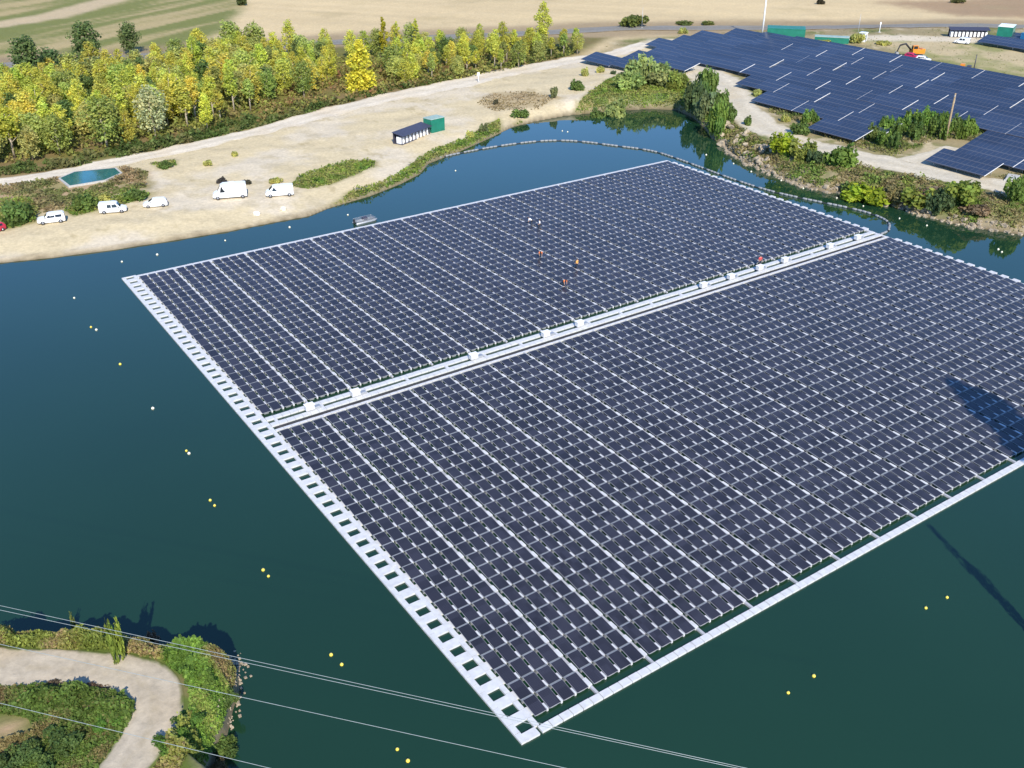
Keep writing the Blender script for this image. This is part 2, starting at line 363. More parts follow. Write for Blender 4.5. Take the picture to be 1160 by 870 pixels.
def track_color(x, y, edge, base, tint):
    n = .55*fbm(x, y, 2.5, 4, 101)+.45*fbm(x, y, .5, 3, 103)
    lane = np.exp(-((edge-.52)/.13)**2); n2 = fbm(x, y, 9, 3, 111)
    c = np.tile(np.array(tint), (len(x), 1))*(.88+.24*n)[:, None]
    c = mix(c, sstep(.5, .75, n2)*.35, np.array(tint)*np.array((.95,.85,.7)))
    c = c*(1+.10*lane)[:, None]; c = mix(c, sstep(.75, 1, edge)*sstep(.45, .6, n)*.35, np.array(tint)*np.array((.72,.68,.55)))
    return mix(base, sstep(.02, .17, edge+(n-.5)*.5), c)

# ------------------------------------------------------------------ terrain sheet: polar, dense in the seen sector
def build_ground():
    az = np.concatenate([np.arange(YAW-R(31), YAW+R(31), R(.075)), np.arange(YAW+R(31), YAW-R(31)+2*math.pi-1e-4, R(2.2))])
    rows = np.arange(900, -75, -1.35)
    cy = (435-rows)/F_PX
    dep = PITCH - np.arctan(cy)
    r = CAM[2]/np.tan(dep)
    r = np.concatenate([np.array([.5, 6, 12, 18, 24, 28, 32, 35, 38, 40.5]), r[r > 42], r.max()*np.array([1.06,1.15,1.3,1.6,2.2,3.5,6,11])])
    A, Rr = np.meshgrid(az, r); x = (CAM[0]+Rr*np.sin(A)).ravel(); y = (CAM[1]+Rr*np.cos(A)).ravel()
    dl = -sdf(LAKE, np.stack([x, y], 1))
    z = height(x, y, dl)
    c = ground_color(x, y, dl)
    na, nr = len(az), len(r)
    i = np.arange(nr-1)[:, None]*na; j = np.arange(na)[None, :]; j2 = (j+1) % na
    q = np.stack([i+j, i+na+j, i+na+j2, i+j2], -1).reshape(-1, 4)
    q = q[:, ::-1]
    me = bpy.data.meshes.new('ground'); nv = len(x)
    me.vertices.add(nv); me.vertices.foreach_set('co', np.stack([x, y, z], 1).astype(np.float32).ravel())
    nq = len(q); me.loops.add(nq*4+na); me.polygons.add(nq+1)
    me.loops.foreach_set('vertex_index', np.concatenate([q.ravel(), np.arange(na)[::-1]]).astype(np.int32))
    me.polygons.foreach_set('loop_start', np.concatenate([np.arange(0, nq*4, 4), [nq*4]]).astype(np.int32))
    me.polygons.foreach_set('loop_total', np.concatenate([np.full(nq, 4), [na]]).astype(np.int32))
    me.polygons.foreach_set('use_smooth', np.ones(nq+1, bool))
    a = me.color_attributes.new('Col', 'FLOAT_COLOR', 'POINT'); c4 = np.ones((nv, 4), np.float32); c4[:, :3] = c; a.data.foreach_set('color', c4.ravel())
    me.materials.append(M['ground']); me.update(calc_edges=True)
    if me.polygons[0].normal.z < 0: me.flip_normals()
    tag(link('ground', me), kind='structure')
build_ground()

def strip(name, line, width, tint, step=.8, off=.07, nw=13, wjit=.8):
    line = np.asarray(line); seg = np.hypot(*np.diff(line, axis=0).T); s = np.concatenate([[0], np.cumsum(seg)])
    t = np.arange(0, s[-1], step)
    for _ in range(2):      # smooth the centre line
        pass
    cx = np.interp(t, s, line[:, 0]); cy = np.interp(t, s, line[:, 1])
    k = max(3, int(6/step)) | 1; ker = np.ones(k)/k
    sm = lambda a: np.convolve(np.pad(a, k//2, mode='edge'), ker, 'valid')
    cx = sm(cx); cy = sm(cy)
    tx = np.gradient(cx); ty = np.gradient(cy); l = np.hypot(tx, ty); nx, ny = ty/l, -tx/l
    W = np.interp(t, np.linspace(0, s[-1], len(width)), width) if hasattr(width, '__len__') else np.full(len(t), width)
    wl = W/2*(1+(fbm(t, t*0+3, 5, 3, 7)-.5)*wjit); wr = W/2*(1+(fbm(t, t*0+9, 5, 3, 9)-.5)*wjit)
    u = np.linspace(-1, 1, nw)
    off_ = np.where(u[None, :] < 0, u[None, :]*wl[:, None], u[None, :]*wr[:, None])
    x = (cx[:, None]+nx[:, None]*off_).ravel(); y = (cy[:, None]+ny[:, None]*off_).ravel()
    dl = -sdf(LAKE, np.stack([x, y], 1)); z = height(x, y, dl)+off
    edge = np.tile(1-np.abs(u), len(t)); z = z-.05*(edge < .01)
    col = track_color(x, y, edge, ground_color(x, y, dl), tint)
    n = len(t); i = np.arange(n-1)[:, None]*nw; j = np.arange(nw-1)[None, :]
    q = np.stack([i+j, i+j+1, i+nw+j+1, i+nw+j], -1).reshape(-1, 4)
    me = bpy.data.meshes.new(name); me.from_pydata(np.stack([x, y, z], 1).tolist(), [], q.tolist())
    a = me.color_attributes.new('Col', 'FLOAT_COLOR', 'POINT'); c4 = np.ones((len(x), 4), np.float32); c4[:, :3] = col; a.data.foreach_set('color', c4.ravel())
    me.polygons.foreach_set('use_smooth', np.ones(len(q), bool)); me.materials.append(M['ground'])
    me.update()
    if me.polygons[0].normal.z < 0: me.flip_normals()
    return tag(link(name, me), kind='structure')
strip('gravel_road', tracks['lot'], [6,6,6,6.5,8,10,10,7,6], (.60,.53,.42))
strip('gravel_track', tracks['right'], [9,10,10,9.5,9,9,9,9], (.52,.46,.35), off=.085)
strip('gravel_spur', tracks['spur'], [9,6,5], (.52,.46,.35), off=.07)
strip('dirt_track', pen_track, [3.6,3.6,3.7,4.2,4.6,4.2,3.6,3.6], (.43,.365,.27), step=.3, nw=25, wjit=.6)
strip('asphalt_road', road_line, 9, ASPH, step=2.5, off=.16, wjit=.05)

# water
wb = MB(); lo = LAKE.min(0)-6; hi = LAKE.max(0)+6
wb.add([(lo[0],lo[1],WATER),(hi[0],lo[1],WATER),(hi[0],hi[1],WATER),(lo[0],hi[1],WATER)], [(0,1,2,3)])
tag(wb.build('lake_water', M['water']), kind='structure')

# ------------------------------------------------------------------ the floating solar array
P_ = 5.4; ROW = 1.80; NC = 19
XR = [0.36, 1.65, 2.92, 4.20]; PW, PL = 1.06, 1.585
near_rows = [0.82+ROW*r for r in range(26)]; far_rows = [52.15+ROW*r for r in range(26)]
raft = thing('floating_solar_array', 'huge floating solar array of dark panels on white floats, filling the middle of the lake', 'solar array', (52, 50, 0))
RO = np.array([52, 50, 0.0])
def rbuild(mb_quads, name, mats, **k): return link(name, quads_mesh(name, mb_quads-RO, mats, **k), raft)
cells = [(P_*i+xr, y) for i in range(NC) for xr in XR for y in near_rows+far_rows]
cells = np.array(cells); dcam = np.hypot(cells[:, 0]-CAM[0], cells[:, 1]-CAM[1]); order = np.argsort(dcam)
def panel_quads(xy):
    """tilted framed modules; returns quads, uv, material index"""
    n = len(xy); x0 = xy[:, 0]; y0 = xy[:, 1]; zl = .14+rng.normal(0, .008, n); zh = .29+rng.normal(0, .012, n); th = .035; x0 = x0+rng.normal(0, .012, n); y0 = y0+rng.normal(0, .012, n)
    def slab(a, b, c, d, up, low):
        zz = lambda yy: zl+(zh-zl)*yy/PL
        S = lambda *p: np.stack([np.stack([x0+q[0], y0+q[1], np.zeros(n)+q[2]], -1) for q in p], 1)
        t = lambda x, y: (x, y, zz(y)+up); bt = lambda x, y: (x, y, zz(y)-low)
        return [S(t(a,c),t(b,c),t(b,d),t(a,d)), S(bt(a,c),bt(b,c),t(b,c),t(a,c)), S(bt(b,c),bt(b,d),t(b,d),t(b,c)), S(bt(b,d),bt(a,d),t(a,d),t(b,d)), S(bt(a,d),bt(a,c),t(a,c),t(a,d)), S(bt(a,d),bt(b,d),bt(b,c),bt(a,c))]
    fr = slab(0, PW, 0, PL, 0, th)
    gl = slab(.022, PW-.022, .022, PL-.022, .004, 0)[:1]
    q = np.stack(fr+gl, 1).reshape(-1, 4, 3)
    uv = np.tile(np.array([[0,0],[1,0],[1,1],[0,1]], float), (len(q), 1, 1))
    return q, uv, np.tile([0]*6+[1], n)
def float_boxes(xy):
    n = len(xy); x0 = xy[:, 0]; y0 = xy[:, 1]; o = np.zeros(n)
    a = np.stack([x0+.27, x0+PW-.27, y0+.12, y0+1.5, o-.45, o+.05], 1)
    b = np.stack([x0+.02, x0+PW-.02, y0+1.60, y0+1.775, o-.1, o+.235], 1)  # row-end strip: shade behind the panel's high edge painted as grey
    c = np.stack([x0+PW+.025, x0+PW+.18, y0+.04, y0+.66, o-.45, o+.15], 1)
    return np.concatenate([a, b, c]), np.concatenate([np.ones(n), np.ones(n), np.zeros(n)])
near100 = cells[order[:100]]; rest = cells[order[100:]]
q, uv, mi = panel_quads(rest); tag(rbuild(q, 'solar_panels', [M['alu'], M['pv']], uv=uv, mi=mi), kind='stuff')
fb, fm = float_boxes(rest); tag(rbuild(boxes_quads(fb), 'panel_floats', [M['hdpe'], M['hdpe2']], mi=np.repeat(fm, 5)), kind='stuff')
one = np.array([[0.0, 0.0]])
q, uv, mi = panel_quads(one); pme = quads_mesh('solar_panel', q, [M['alu'], M['pv']], uv=uv, mi=mi)
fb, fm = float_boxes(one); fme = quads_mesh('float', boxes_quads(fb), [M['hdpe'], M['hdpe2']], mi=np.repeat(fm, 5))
for x, y in near100:
    o = link('solar_panel', pme, raft, (x-RO[0], y-RO[1], 0)); link('float', fme, o)
def seg_boxes(x0, x1, y0, y1, along, n=None, gap=.035, z0=-.45, z1=.06, jz=.012):
    """a walkway made of float blocks laid end to end"""
    L = (x1-x0) if along == 'x' else (y1-y0); n = n or max(1, round(L/.92)); e = np.linspace(0, L, n+1); out = []
    for a, b in zip(e[:-1], e[1:]):
        zz = z1+rng.uniform(-jz, jz)
        out.append((x0+a+gap/2, x0+b-gap/2, y0, y1, z0, zz) if along == 'x' else (x0, x1, y0+a+gap/2, y0+b-gap/2, z0, zz))
    return out
XE = P_*NC
# ladder walkway down the west side
B = seg_boxes(-1.78, -1.30, -.6, 100.2, 'y') + seg_boxes(-.20, .22, .1, 100.2, 'y')
y = .1
B.append((-1.30, -.20, -.6, .12, -.45, .06))
while y < 99.4:
    B.append((-1.295, -.205, y+.94, min(y+1.80, 100.2), -.45, .05+rng.uniform(-.01, .01))); y += ROW
B += [(.225, .50, yy+.35, yy+1.1, -.45, .06) for yy in near_rows+far_rows]
rbuild(boxes_quads(np.array(B)), 'ladder_walkway', M['hdpe'])
rbuild(boxes_quads(np.array(seg_boxes(.0, XE+.7, -.58, .02, 'x', gap=.06))), 'edge_walkway', M['hdpe'])
rbuild(boxes_quads(np.array(seg_boxes(.23, XE+.7, 98.95, 99.95, 'x'))), 'edge_walkway', M['hdpe'])
B = seg_boxes(XE+.02, XE+.42, .05, 98.9, 'y')+[(XE+.43, XE+1.05, yy+.1, yy+1.1, -.45, .08) for yy in near_rows+far_rows]
rbuild(boxes_quads(np.array(B)), 'edge_walkway', M['hdpe'])
# service walkway across the middle
B = seg_boxes(.25, XE+.5, 49.2, 49.85, 'x', z1=.08)+seg_boxes(.25, XE+.5, 50.6, 51.25, 'x', z1=.08)
B += [(x, x+.3, 49.855, 50.595, -.45, .06) for x in np.arange(1, XE, 5.4)]
rbuild(boxes_quads(np.array(B)), 'service_walkway', M['hdpe'])
B = seg_boxes(.25, XE+.5, 48.05, 48.36, 'x', z1=.07)
rbuild(boxes_quads(np.array(B)), 'narrow_walkway', M['hdpe'])
cb = MB()
for yy in (48.55, 48.72, 48.9): cb.tube([(x-52, yy-50+.04*math.sin(x*1.3+yy*9), -.04+.02*math.sin(x)) for x in np.arange(.5, XE+.6, 1.0)], .06, 6)
cb.build('cable_bundle', M['cable'], raft)
# the access walkways between every fourth column of panels
for i in range(1, NC):
    for rows, ya, yb in ((near_rows, .045, 48.04), (far_rows, 51.75, 98.9)):
        B = seg_boxes(P_*i-.03, P_*i+.19, ya, yb, 'y', gap=.03)+[(P_*i-.12, P_*i+.27, yy+.10, yy+.90, -.45, .10) for yy in rows]
        rbuild(boxes_quads(np.array(B)), 'access_walkway', [M['hdpe'], M['mid']], mi=np.repeat([0 if abs(b_[3]-b_[2]-.80) < .12 and b_[1]-b_[0] > .33 else 1 for b_ in B], 5))

# cabinets on the service walkway
cab = thing('inverter_cabinet', '', 'cabinet', (0,0,.09), 0, 'white cabinets on the service walkway')
b = MB(); b.box(-.5,.5,-.3,.3,.12,.72,0,.03); b.build('housing', M['hdpe'], cab)
b = MB(); b.box(-.453,-.449,-.24,.24,.2,.66); b.build('door', M['hdpe2'], cab)  # grey panel puts the shade of the cabinet's left side into colour
b = MB(); b.box(-.55,.55,-.36,.36,.725,.78,0,.02); b.build('roof', M['white'], cab)
for sx in (-.38,.38):
    for sy in (-.24,.24):
        b = MB(); b.box(sx-.03,sx+.03,sy-.03,sy+.03,0,.12); b.build('leg', M['steel'], cab)
b = MB(); b.box(.45,1.3,-.25,.3,0,.28,0,.03); b.build('cable_tray', M['steel'], cab)
cab_x = [(5.0,'nearest the ladder walkway'),(10.6,'second from the ladder walkway end'),(26.4,'third from the ladder walkway, standing apart'),(37.2,'left of the middle pair'),(42.6,'right of the middle pair'),(64.6,'left one of the pair before the worker'),(70.0,'right one of the pair before the worker'),(75.9,'beside the worker in red'),(81.2,'just right of the worker in red'),(91.3,'second from the far right end'),(97.9,'at the far right end near the curved cable')]
for k, (x, w) in enumerate(cab_x):
    o = cab if k == 0 else copy_tree(cab)
    o.location = (x, 50.0, .085); o['label'] = 'white inverter cabinet on the service walkway, '+w

# floating cable boom from the north shore round the array's corner
boom = thing('floating_cable', 'long pale floating cable boom curving from the sandy shore round the back of the array', 'cable')
bp = ray_pt(*np.array([(485,182),(500,178),(520,173.5),(560,166),(600,160.5),(630,158.5),(660,160),(700,165.5),(738,170),(760,177),(790,188),(830,203),(870,216),(905,224),(940,231),(970,237),(992,243),(1008,250),(1012,257),(1004,263),(996,266)]).T.astype(float), WATER+.1)
s = np.concatenate([[0], np.cumsum(np.hypot(*np.diff(bp[:, :2], axis=0).T))]); t = np.arange(0, s[-1], .9)
bx = np.interp(t, s, bp[:, 0]); by = np.interp(t, s, bp[:, 1]); k = np.ones(9)/9
bx[4:-4] = np.convolve(bx, k, 'valid'); by[4:-4] = np.convolve(by, k, 'valid')
b = MB(); b.tube([(x_, y_, WATER+.06) for x_, y_ in zip(bx, by)], .11, 6); b.build('cable', M['cable'], boom)
b = MB()
for i in range(0, len(bx)-1):
    if i % 5 == 4: continue
    p0 = Vector((bx[i], by[i], WATER+.12)); p1 = Vector((bx[i+1], by[i+1], WATER+.12)); d = (p1-p0)*.92
    b.tube([p0, p0+d*.1, p0+d*.9, p0+d], [.12,.2,.2,.12], 6)
tag(b.build('float_collar', M['hdpe2'], boom), kind='stuff')

# work boat moored at the back edge
wbt = thing('work_boat', 'grey flat work boat with low rails moored at the back edge of the array', 'boat', ray_pt(413., 251., WATER), R(4)); wbt.scale = (.75, .7, .7)
b = MB()
for sy in (-.8,.8):
    b.tube([(-2.6,sy,.15),(-2.3,sy,.12),(2.1,sy,.12),(2.8,sy,.4)], [.12,.33,.33,.08], 10)
b.build('pontoon', M['steel'], wbt)
b = MB(); b.box(-2.4,2.3,-1.0,1.0,.44,.54); b.build('deck', M['hdpe2'], wbt)
b = MB()
for z in (.75,1.0): b.tube([(-2.3,-.95,z),(2.2,-.95,z),(2.2,.95,z),(-2.3,.95,z)], .035, 6)
for x in (-2.3,-.8,.7,2.2):
    for sy in (-.95,.95): b.tube([(x,sy,.54),(x,sy,1.0)], .03, 6)
b.build('rail', M['steel'], wbt)
b = MB(); b.box(-.5,.6,-.4,.4,.54,1.2,0,.05); b.build('console', M['dark'], wbt)
b = MB(); b.box(-2.75,-2.42,-.2,.2,.2,1.2,0,.08); b.build('outboard_motor', M['black'], wbt)

# ------------------------------------------------------------------ buoys
def buoy_proto(m, name='buoy'):
    o = thing(name, '', 'buoy')
    b = MB(); n = 10
    prof = [(0.0,-.35),(.28,-.3),(.42,-.08),(.42,.12),(.30,.32),(.12,.42),(.0,.44)]
    vs = []; fs = []
    for r, z in prof:
        for k in range(n): vs.append((r*math.cos(2*math.pi*k/n), r*math.sin(2*math.pi*k/n), z))
    for i in range(len(prof)-1):
        for k in range(n): fs.append((i*n+k, i*n+(k+1) % n, (i+1)*n+(k+1) % n, (i+1)*n+k))
    b.add(vs, fs, 0, True); b.build('float_body', m, o)
    b = MB(); b.tube([(0,0,.42),(0,0,.62)], .05, 6); b.build('eye', M['steel'], o)
    return o
bY = buoy_proto(M['yellow']); bW = buoy_proto(M['cream'])
def place_buoys(proto, pts, grp, first=True):
    for k, (x, y, lab) in enumerate(pts):
        o = proto if k == 0 and first else copy_tree(proto)
        p = ray_pt(float(x), float(y), WATER+.1); o.location = (p[0], p[1], WATER+.03); o.rotation_euler.z = k*1.3; s_ = (.35 if proto is bY else .37)*(.85+.3*random.random()); o.scale = (s_, s_, s_)
        tag(o, lab, 'buoy', grp)
place_buoys(bY, [(238,566,'yellow buoy beside the ladder walkway, upper one of the pair level with its middle'),(243,572,'yellow buoy beside the ladder walkway, lower one of the pair level with its middle'),
    (298,645,'yellow buoy between the peninsula and the array, upper one of its pair'),(304,652,'yellow buoy between the peninsula and the array, lower one of its pair'),
    (375,741,'yellow buoy just right of the peninsula tip, left one of its pair'),(387,752,'yellow buoy just right of the peninsula tip, right one of its pair'),
    (450,848,'yellow buoy under the overhead wires at the bottom, upper one of its pair'),(462,861,'yellow buoy under the overhead wires at the bottom, lower one of its pair'),
    (893,784,'yellow buoy in front of the array, lower one of the left pair'),(922,765,'yellow buoy in front of the array, upper one of the left pair'),
    (1049,688,'yellow buoy in front of the array, lower one of the right pair'),(1073,676,'yellow buoy in front of the array, upper one of the right pair'),
    (103,370,'yellow buoy in the open water far left of the array, left one of its pair'),(136,412,'lone yellow buoy left of the ladder walkway top'),(211,510,'yellow buoy left of where the service walkway meets the ladder walkway')], 'yellow buoys around the array')
place_buoys(bW, [(84,337,'pale buoy in the open water, farthest left of all'),(109,373,'pale buoy right beside a yellow one in the open water on the left'),(173,462,'small pale buoy alone in the open water on the left'),(214,513,'pale buoy touching a yellow one left of the service walkway'),
    (138,296,'pale buoy off the sandy shore, leftmost of the row by the parked cars'),(178,288,'pale buoy off the sandy shore, second of the row'),(255,272,'pale buoy off the sandy shore, below the tall van'),(328,257,'pale buoy off the sandy shore, below the small van'),(394,243,'pale buoy left of the work boat'),
    (516,193,'pale buoy inside the floating cable near the grassy shore'),(637,148,'pale buoy beyond the floating cable, left one of a close pair'),(643,149,'pale buoy beyond the floating cable, right one of a close pair'),
    (800,175,'pale buoy below the rocky bank, first of the line along it'),(831,185,'pale buoy below the rocky bank, second of the line along it'),(851,194,'pale buoy below the rocky bank, third of the line along it'),(885,204,'pale buoy in the dark reflection of the yellow grass'),(910,213,'pale buoy in the reflection left of the leafy shoreline bush'),(948,224,'pale buoy under the leafy shoreline bush'),(978,233,'pale buoy under the bright green bush'),
    (1019,247,'pale buoy right of the cable bend'),(1050,255,'pale buoy between the cable bend and the right bank'),(1131,282,'pale buoy at the far right, left one of its pair'),(1135,285,'pale buoy at the far right, right one of its pair')], 'pale buoys on the lake')

# ------------------------------------------------------------------ ground-mounted solar tables
K = (54.76-3.2)/(54.76-1.6)
WT, LT = 5.3, 12.0
def table_proto():
    o = thing('solar_table', '', 'solar panels', (0,0,0), 0, 'ground mounted solar tables')
    zl, zh = .95, 2.35
    ax = lambda x: zl+(zh-zl)*x/WT
    b = MB(); q = lambda x0, x1, y0, y1, u, l: b.add([(x0,y0,ax(x0)-l),(x1,y0,ax(x1)-l),(x1,y1,ax(x1)-l),(x0,y1,ax(x0)-l),(x0,y0,ax(x0)+u),(x1,y0,ax(x1)+u),(x1,y1,ax(x1)+u),(x0,y1,ax(x0)+u)], [(3,2,1,0),(0,1,5,4),(1,2,6,5),(2,3,7,6),(3,0,4,7),(4,5,6,7)])
    q(0, WT, 0, LT, 0, .11); b.build('frame', M['dark'], o)
    b = MB(); q(.0, WT, -.045, -.002, .01, .10); b.build('edge_trim', M['white'], o)
    n = 3; m = 12; V = []; UV = []
    for i in range(n):
        for j in range(m):
            x0 = WT*i/n+.06; x1 = WT*(i+1)/n-.06; y0 = LT*j/m+.03; y1 = LT*(j+1)/m-.03
            V.append([(x0,y0,ax(x0)+.006),(x1,y0,ax(x1)+.006),(x1,y1,ax(x1)+.006),(x0,y1,ax(x0)+.006)]); UV.append([(0,0),(1,0),(1,1),(0,1)])
    link('module_array', quads_mesh('module_array', np.array(V, float), M['pv_land'], uv=np.array(UV, float)), o)
    for y in (1.2, 6.0, 10.8):
        b = MB(); b.tube([(1.1,y,-.6),(1.1,y,ax(1.1)-.17)], .07, 6); b.tube([(4.2,y,-.6),(4.2,y,ax(4.2)-.17)], .07, 6); b.tube([(4.2,y,.35),(2.4,y,ax(2.4)-.2)], .05, 6)
        b.build('post', M['steel'], o)
    b = MB(); b.tube([(WT/2,0.1,ax(WT/2)-.24),(WT/2,LT-.1,ax(WT/2)-.24)], .08, 6); b.build('torque_beam', M['steel'], o)
    return o
rows_t = [[(55.3,1),(84.0,1)],[(30.5,3),(84.0,3),(161.3,2)],[(45.8,2),(86.0,4),(154.3,2)],[(44.8,11)],[(56.6,11)],[(56.8,11)],[(72.0,10)],[(67.8,10)]]
rows_x = [139.6,149.0,158.8,169.5,179.9,190.4,200.9,211.8]
tproto = table_proto(); nt_ = 0
for ri, (x, segs) in enumerate(zip(rows_x, rows_t)):
    for (y0, n) in segs:
        for k in range(n):
            y = y0+12.5*k
            X = CAM[0]+(x-CAM[0])*K; Y = CAM[1]+(y-CAM[1])*K
            o = tproto if nt_ == 0 else copy_tree(tproto); nt_ += 1
            zt = ground_z(X+2.5, Y+6)
            o.location = (X, Y, zt+rng.uniform(-.03,.03))
            if (ri, k, y0) == (0, 0, 55.3): l = 'dark solar table nearest the track junction and lake, in front of the others'
            elif (ri, y0) == (0, 84.0): l = 'dark solar table left of the weedy notch, closest to the round bush'
            elif (ri, y0, k) == (1, 161.3, 1): l = 'dark solar table at the far left corner of the ground array, by the grove'
            elif ri == 1 and y0 == 161.3: l = 'dark solar table second from the far left corner of the ground array'
            elif ri == 7: l = 'dark tilted solar table in the back row of the ground array, facing the dry yard'
            elif ri <= 2: l = 'dark tilted solar table in the front rows of the ground array, near the gravel track'
            else: l = 'dark tilted solar table in the middle rows of the ground array'
            o['label'] = l
# part of a second array, right edge
for k, (px, py, l) in enumerate([(1106,51,'leftmost solar table of the small far array'),(1140,57,'solar table of the small far array cut by the photo edge')]):
    p = G(px, py); o = copy_tree(tproto); o.location = (p.x+.5, p.y-11.6 if k == 0 else p.y-11.6, p.z); o['label'] = l; o['group'] = 'solar tables of the far array'
    c = copy_tree(o); c.location = (o.location.x+9.9, o.location.y, p.z); c['label'] = l.replace('solar table', 'solar table behind the front one')

# ------------------------------------------------------------------ vegetation
def rand_quads(cen, nor, size, aspect=.75):
    n = len(cen); r = rng.normal(size=(n, 3)); t = np.cross(nor, r); t /= np.linalg.norm(t, axis=1)[:, None]+1e-9; b = np.cross(nor, t)
    t = t*size[:, None]; b = b*(size*aspect)[:, None]
    return np.stack([cen-t-b*.5, cen+t*.2-b, cen+t+b*.5, cen-t*.2+b], 1)
def leaf_cloud(name, clumps, n, size, up=.55, var=.2, core=.35):
    """many leaf sprays spread through the volume of several clumps; white-ish tones, tinted by the object colour"""
    w = np.array([c[1][0]*c[1][1]*c[1][2] for c in clumps])**.75; w /= w.sum()
    ids = rng.choice(len(clumps), n, p=w); cen = np.array([c[0] for c in clumps])[ids]; rad = np.array([c[1] for c in clumps])[ids]
    d = rng.normal(size=(n, 3)); d /= np.linalg.norm(d, axis=1)[:, None]; rr = core+(1-core)*rng.random(n)**.6
    p = cen+d*rad*rr[:, None]
    nor = d*.7+rng.normal(size=(n, 3))*.6+np.array([0,0,up]); nor /= np.linalg.norm(nor, axis=1)[:, None]
    tone = rng.uniform(1-var, 1+var, len(clumps))[ids]*rng.uniform(.75, 1.25, n); warm = rng.normal(0, .035, len(clumps))[ids]+rng.normal(0, .04, n)
    col = np.stack([tone*(1+warm), tone, tone*(1-warm*.8)], 1)
    return quads_mesh(name, rand_quads(p, nor, size*rng.uniform(.6, 1.35, n)), M['leaf'], col=np.clip(col, .1, 2))
def crown_clumps(h, r, base, n, shape):
    out = []
    for i in range(n):
        t = (i+rng.random())/n
        if shape == 'column': prof = math.sin(math.pi*min(1, .12+t*.88))**.6
        elif shape == 'cone': prof = (1-t)**.7*.95+.08
        elif shape == 'slender': prof = math.sin(math.pi*(.15+t*.8))**.8
        else: prof = math.sin(math.pi*(.18+t*.72))**.6
        a = i*2.4+rng.random(); rad = r*prof*math.sqrt(rng.random())*.75
        s = r*rng.uniform(.22, .46)*(.6+.5*prof)
        out.append(((rad*math.cos(a), rad*math.sin(a), base+(h-base-s*.4)*t), (s, s, s*rng.uniform(.75, 1.2))))
    return out
def trunk_mesh(h, r0, mat_, limbs, spread):
    b = MB(); b.tube([(0,0,-.3),(.05*h*.1,0,h*.35),(.02*h,.02*h,h*.65),(0,.03*h,h*.93)], [r0, r0*.75, r0*.45, r0*.12], 6)
    for i in range(limbs):
        z = h*(.3+.5*i/max(1, limbs)); a = i*2.3; L = spread*(.6+.4*random.random())
        b.tube([(0,0,z),(L*.5*math.cos(a), L*.5*math.sin(a), z+L*.5),(L*math.cos(a), L*math.sin(a), z+L*1.1)], [r0*.4, r0*.25, r0*.07], 5)
    return b.mesh('trunk', mat_)
KINDS = {}
def tree_kind(key, h, r, base, n, shape, leaves, size, bark, limbs=5, var=.18):
    KINDS.setdefault(key, []).append((leaf_cloud('crown', crown_clumps(h, r, base, n, shape), leaves, size, var=var), trunk_mesh(h, .09+.012*h, M[bark], limbs, r*.7), h))
for k in range(6): tree_kind('slender', 11, 2.4, 1.9, 40, 'slender', 2300, .19, 'pale_bark')
for k in range(3): tree_kind('stemmy', 11, 2.0, 4.6, 30, 'slender', 1300, .22, 'pale_bark', 9)
for k in range(3): tree_kind('round', 9.5, 3.2, 1.8, 40, 'round', 2300, .25, 'bark')
for k in range(2): tree_kind('dark', 13, 3.6, 2.0, 44, 'round', 3000, .28, 'bark')
for k in range(2): tree_kind('poplar', 13, 1.35, 1.8, 34, 'column', 1500, .22, 'bark')
for k in range(2): tree_kind('cone', 12, 3.3, .8, 44, 'cone', 3200, .25, 'bark')
for k in range(2): tree_kind('willow', 9, 2.8, 2.2, 36, 'round', 1800, .2, 'pale_bark', 8)
def tree(kind, p, h, tint, label, group=None, name='tree', wide=1.0):
    crown, trunk, h0 = random.choice(KINDS[kind]); s = h/h0
    o = thing(name, label, 'tree', (p[0], p[1], p[2]-.05), random.uniform(0, 6.28), group)
    o.scale = (s*wide, s*wide, s)
    c = link('crown', crown, o); c.color = (*tint, 1); link('trunk', trunk, o); return o
YG, GR, OL, GO, DK, WI = (.58,.58,.10), (.39,.45,.11), (.47,.47,.14), (.64,.59,.10), (.14,.20,.065), (.52,.53,.27)
def jt(c, a=.15):
    k = random.uniform(1-a, 1+a); return tuple(min(1, v*k*random.uniform(.92, 1.08)) for v in c)
def px_of(p):
    d = np.array(p)-CAM; z = d@FW; return 580+F_PX*(d@RT)/z, 435-F_PX*(d@UP)/z
# singled-out trees of the grove
solo = [('dark',(40,108),13.5,DK,'tall dark green tree at the left end of the grove, rising above its neighbours'),
    ('dark',(64,100),9.5,jt(DK),'dark shaded tree just right of the tallest one at the left end of the grove'),
    ('dark',(104,84),13.0,DK,'dark green tree at the back of the grove, standing against the striped field'),
    ('round',(150,62),9.0,jt(DK),'dark rounded treetop behind the yellow trees, near the striped field'),
    ('round',(266,74),11.5,GR,'broad green tree at the back of the grove, left one of two standing together'),
    ('round',(291,74),11.0,jt(GR),'broad green tree at the back of the grove, right one of two standing together'),
    ('cone',(410,103),12.2,(.74,.68,.08),'bright yellow conical tree standing alone in the reddish brush'),
    ('poplar',(436,70),12.0,(.42,.38,.03),'tallest slim yellow poplar behind the conical tree'),
    ('poplar',(451,68),10.5,YG,'shorter slim poplar just right of the tallest one'),
    ('poplar',(472,64),10.5,YG,'slim pale poplar rising alone from the middle of the tree belt'),
    ('slender',(615,54),13.0,YG,'lone tall tree rising high above the right end of the tree belt'),
    ('willow',(177,158),11.0,WI,'pale silvery willow with bare lower stems at the front edge of the grove'),
    ('willow',(345,112),9.0,(.28,.34,.08),'light green rounded tree at the left edge of the reddish brush'),
    ('round',(228,68),8.5,GO,'golden tree at the back of the grove left of two broad green ones'),
    ('slender',(330,66),10.5,YG,'yellow green tree behind the reddish brush, tallest left of the conical tree')]
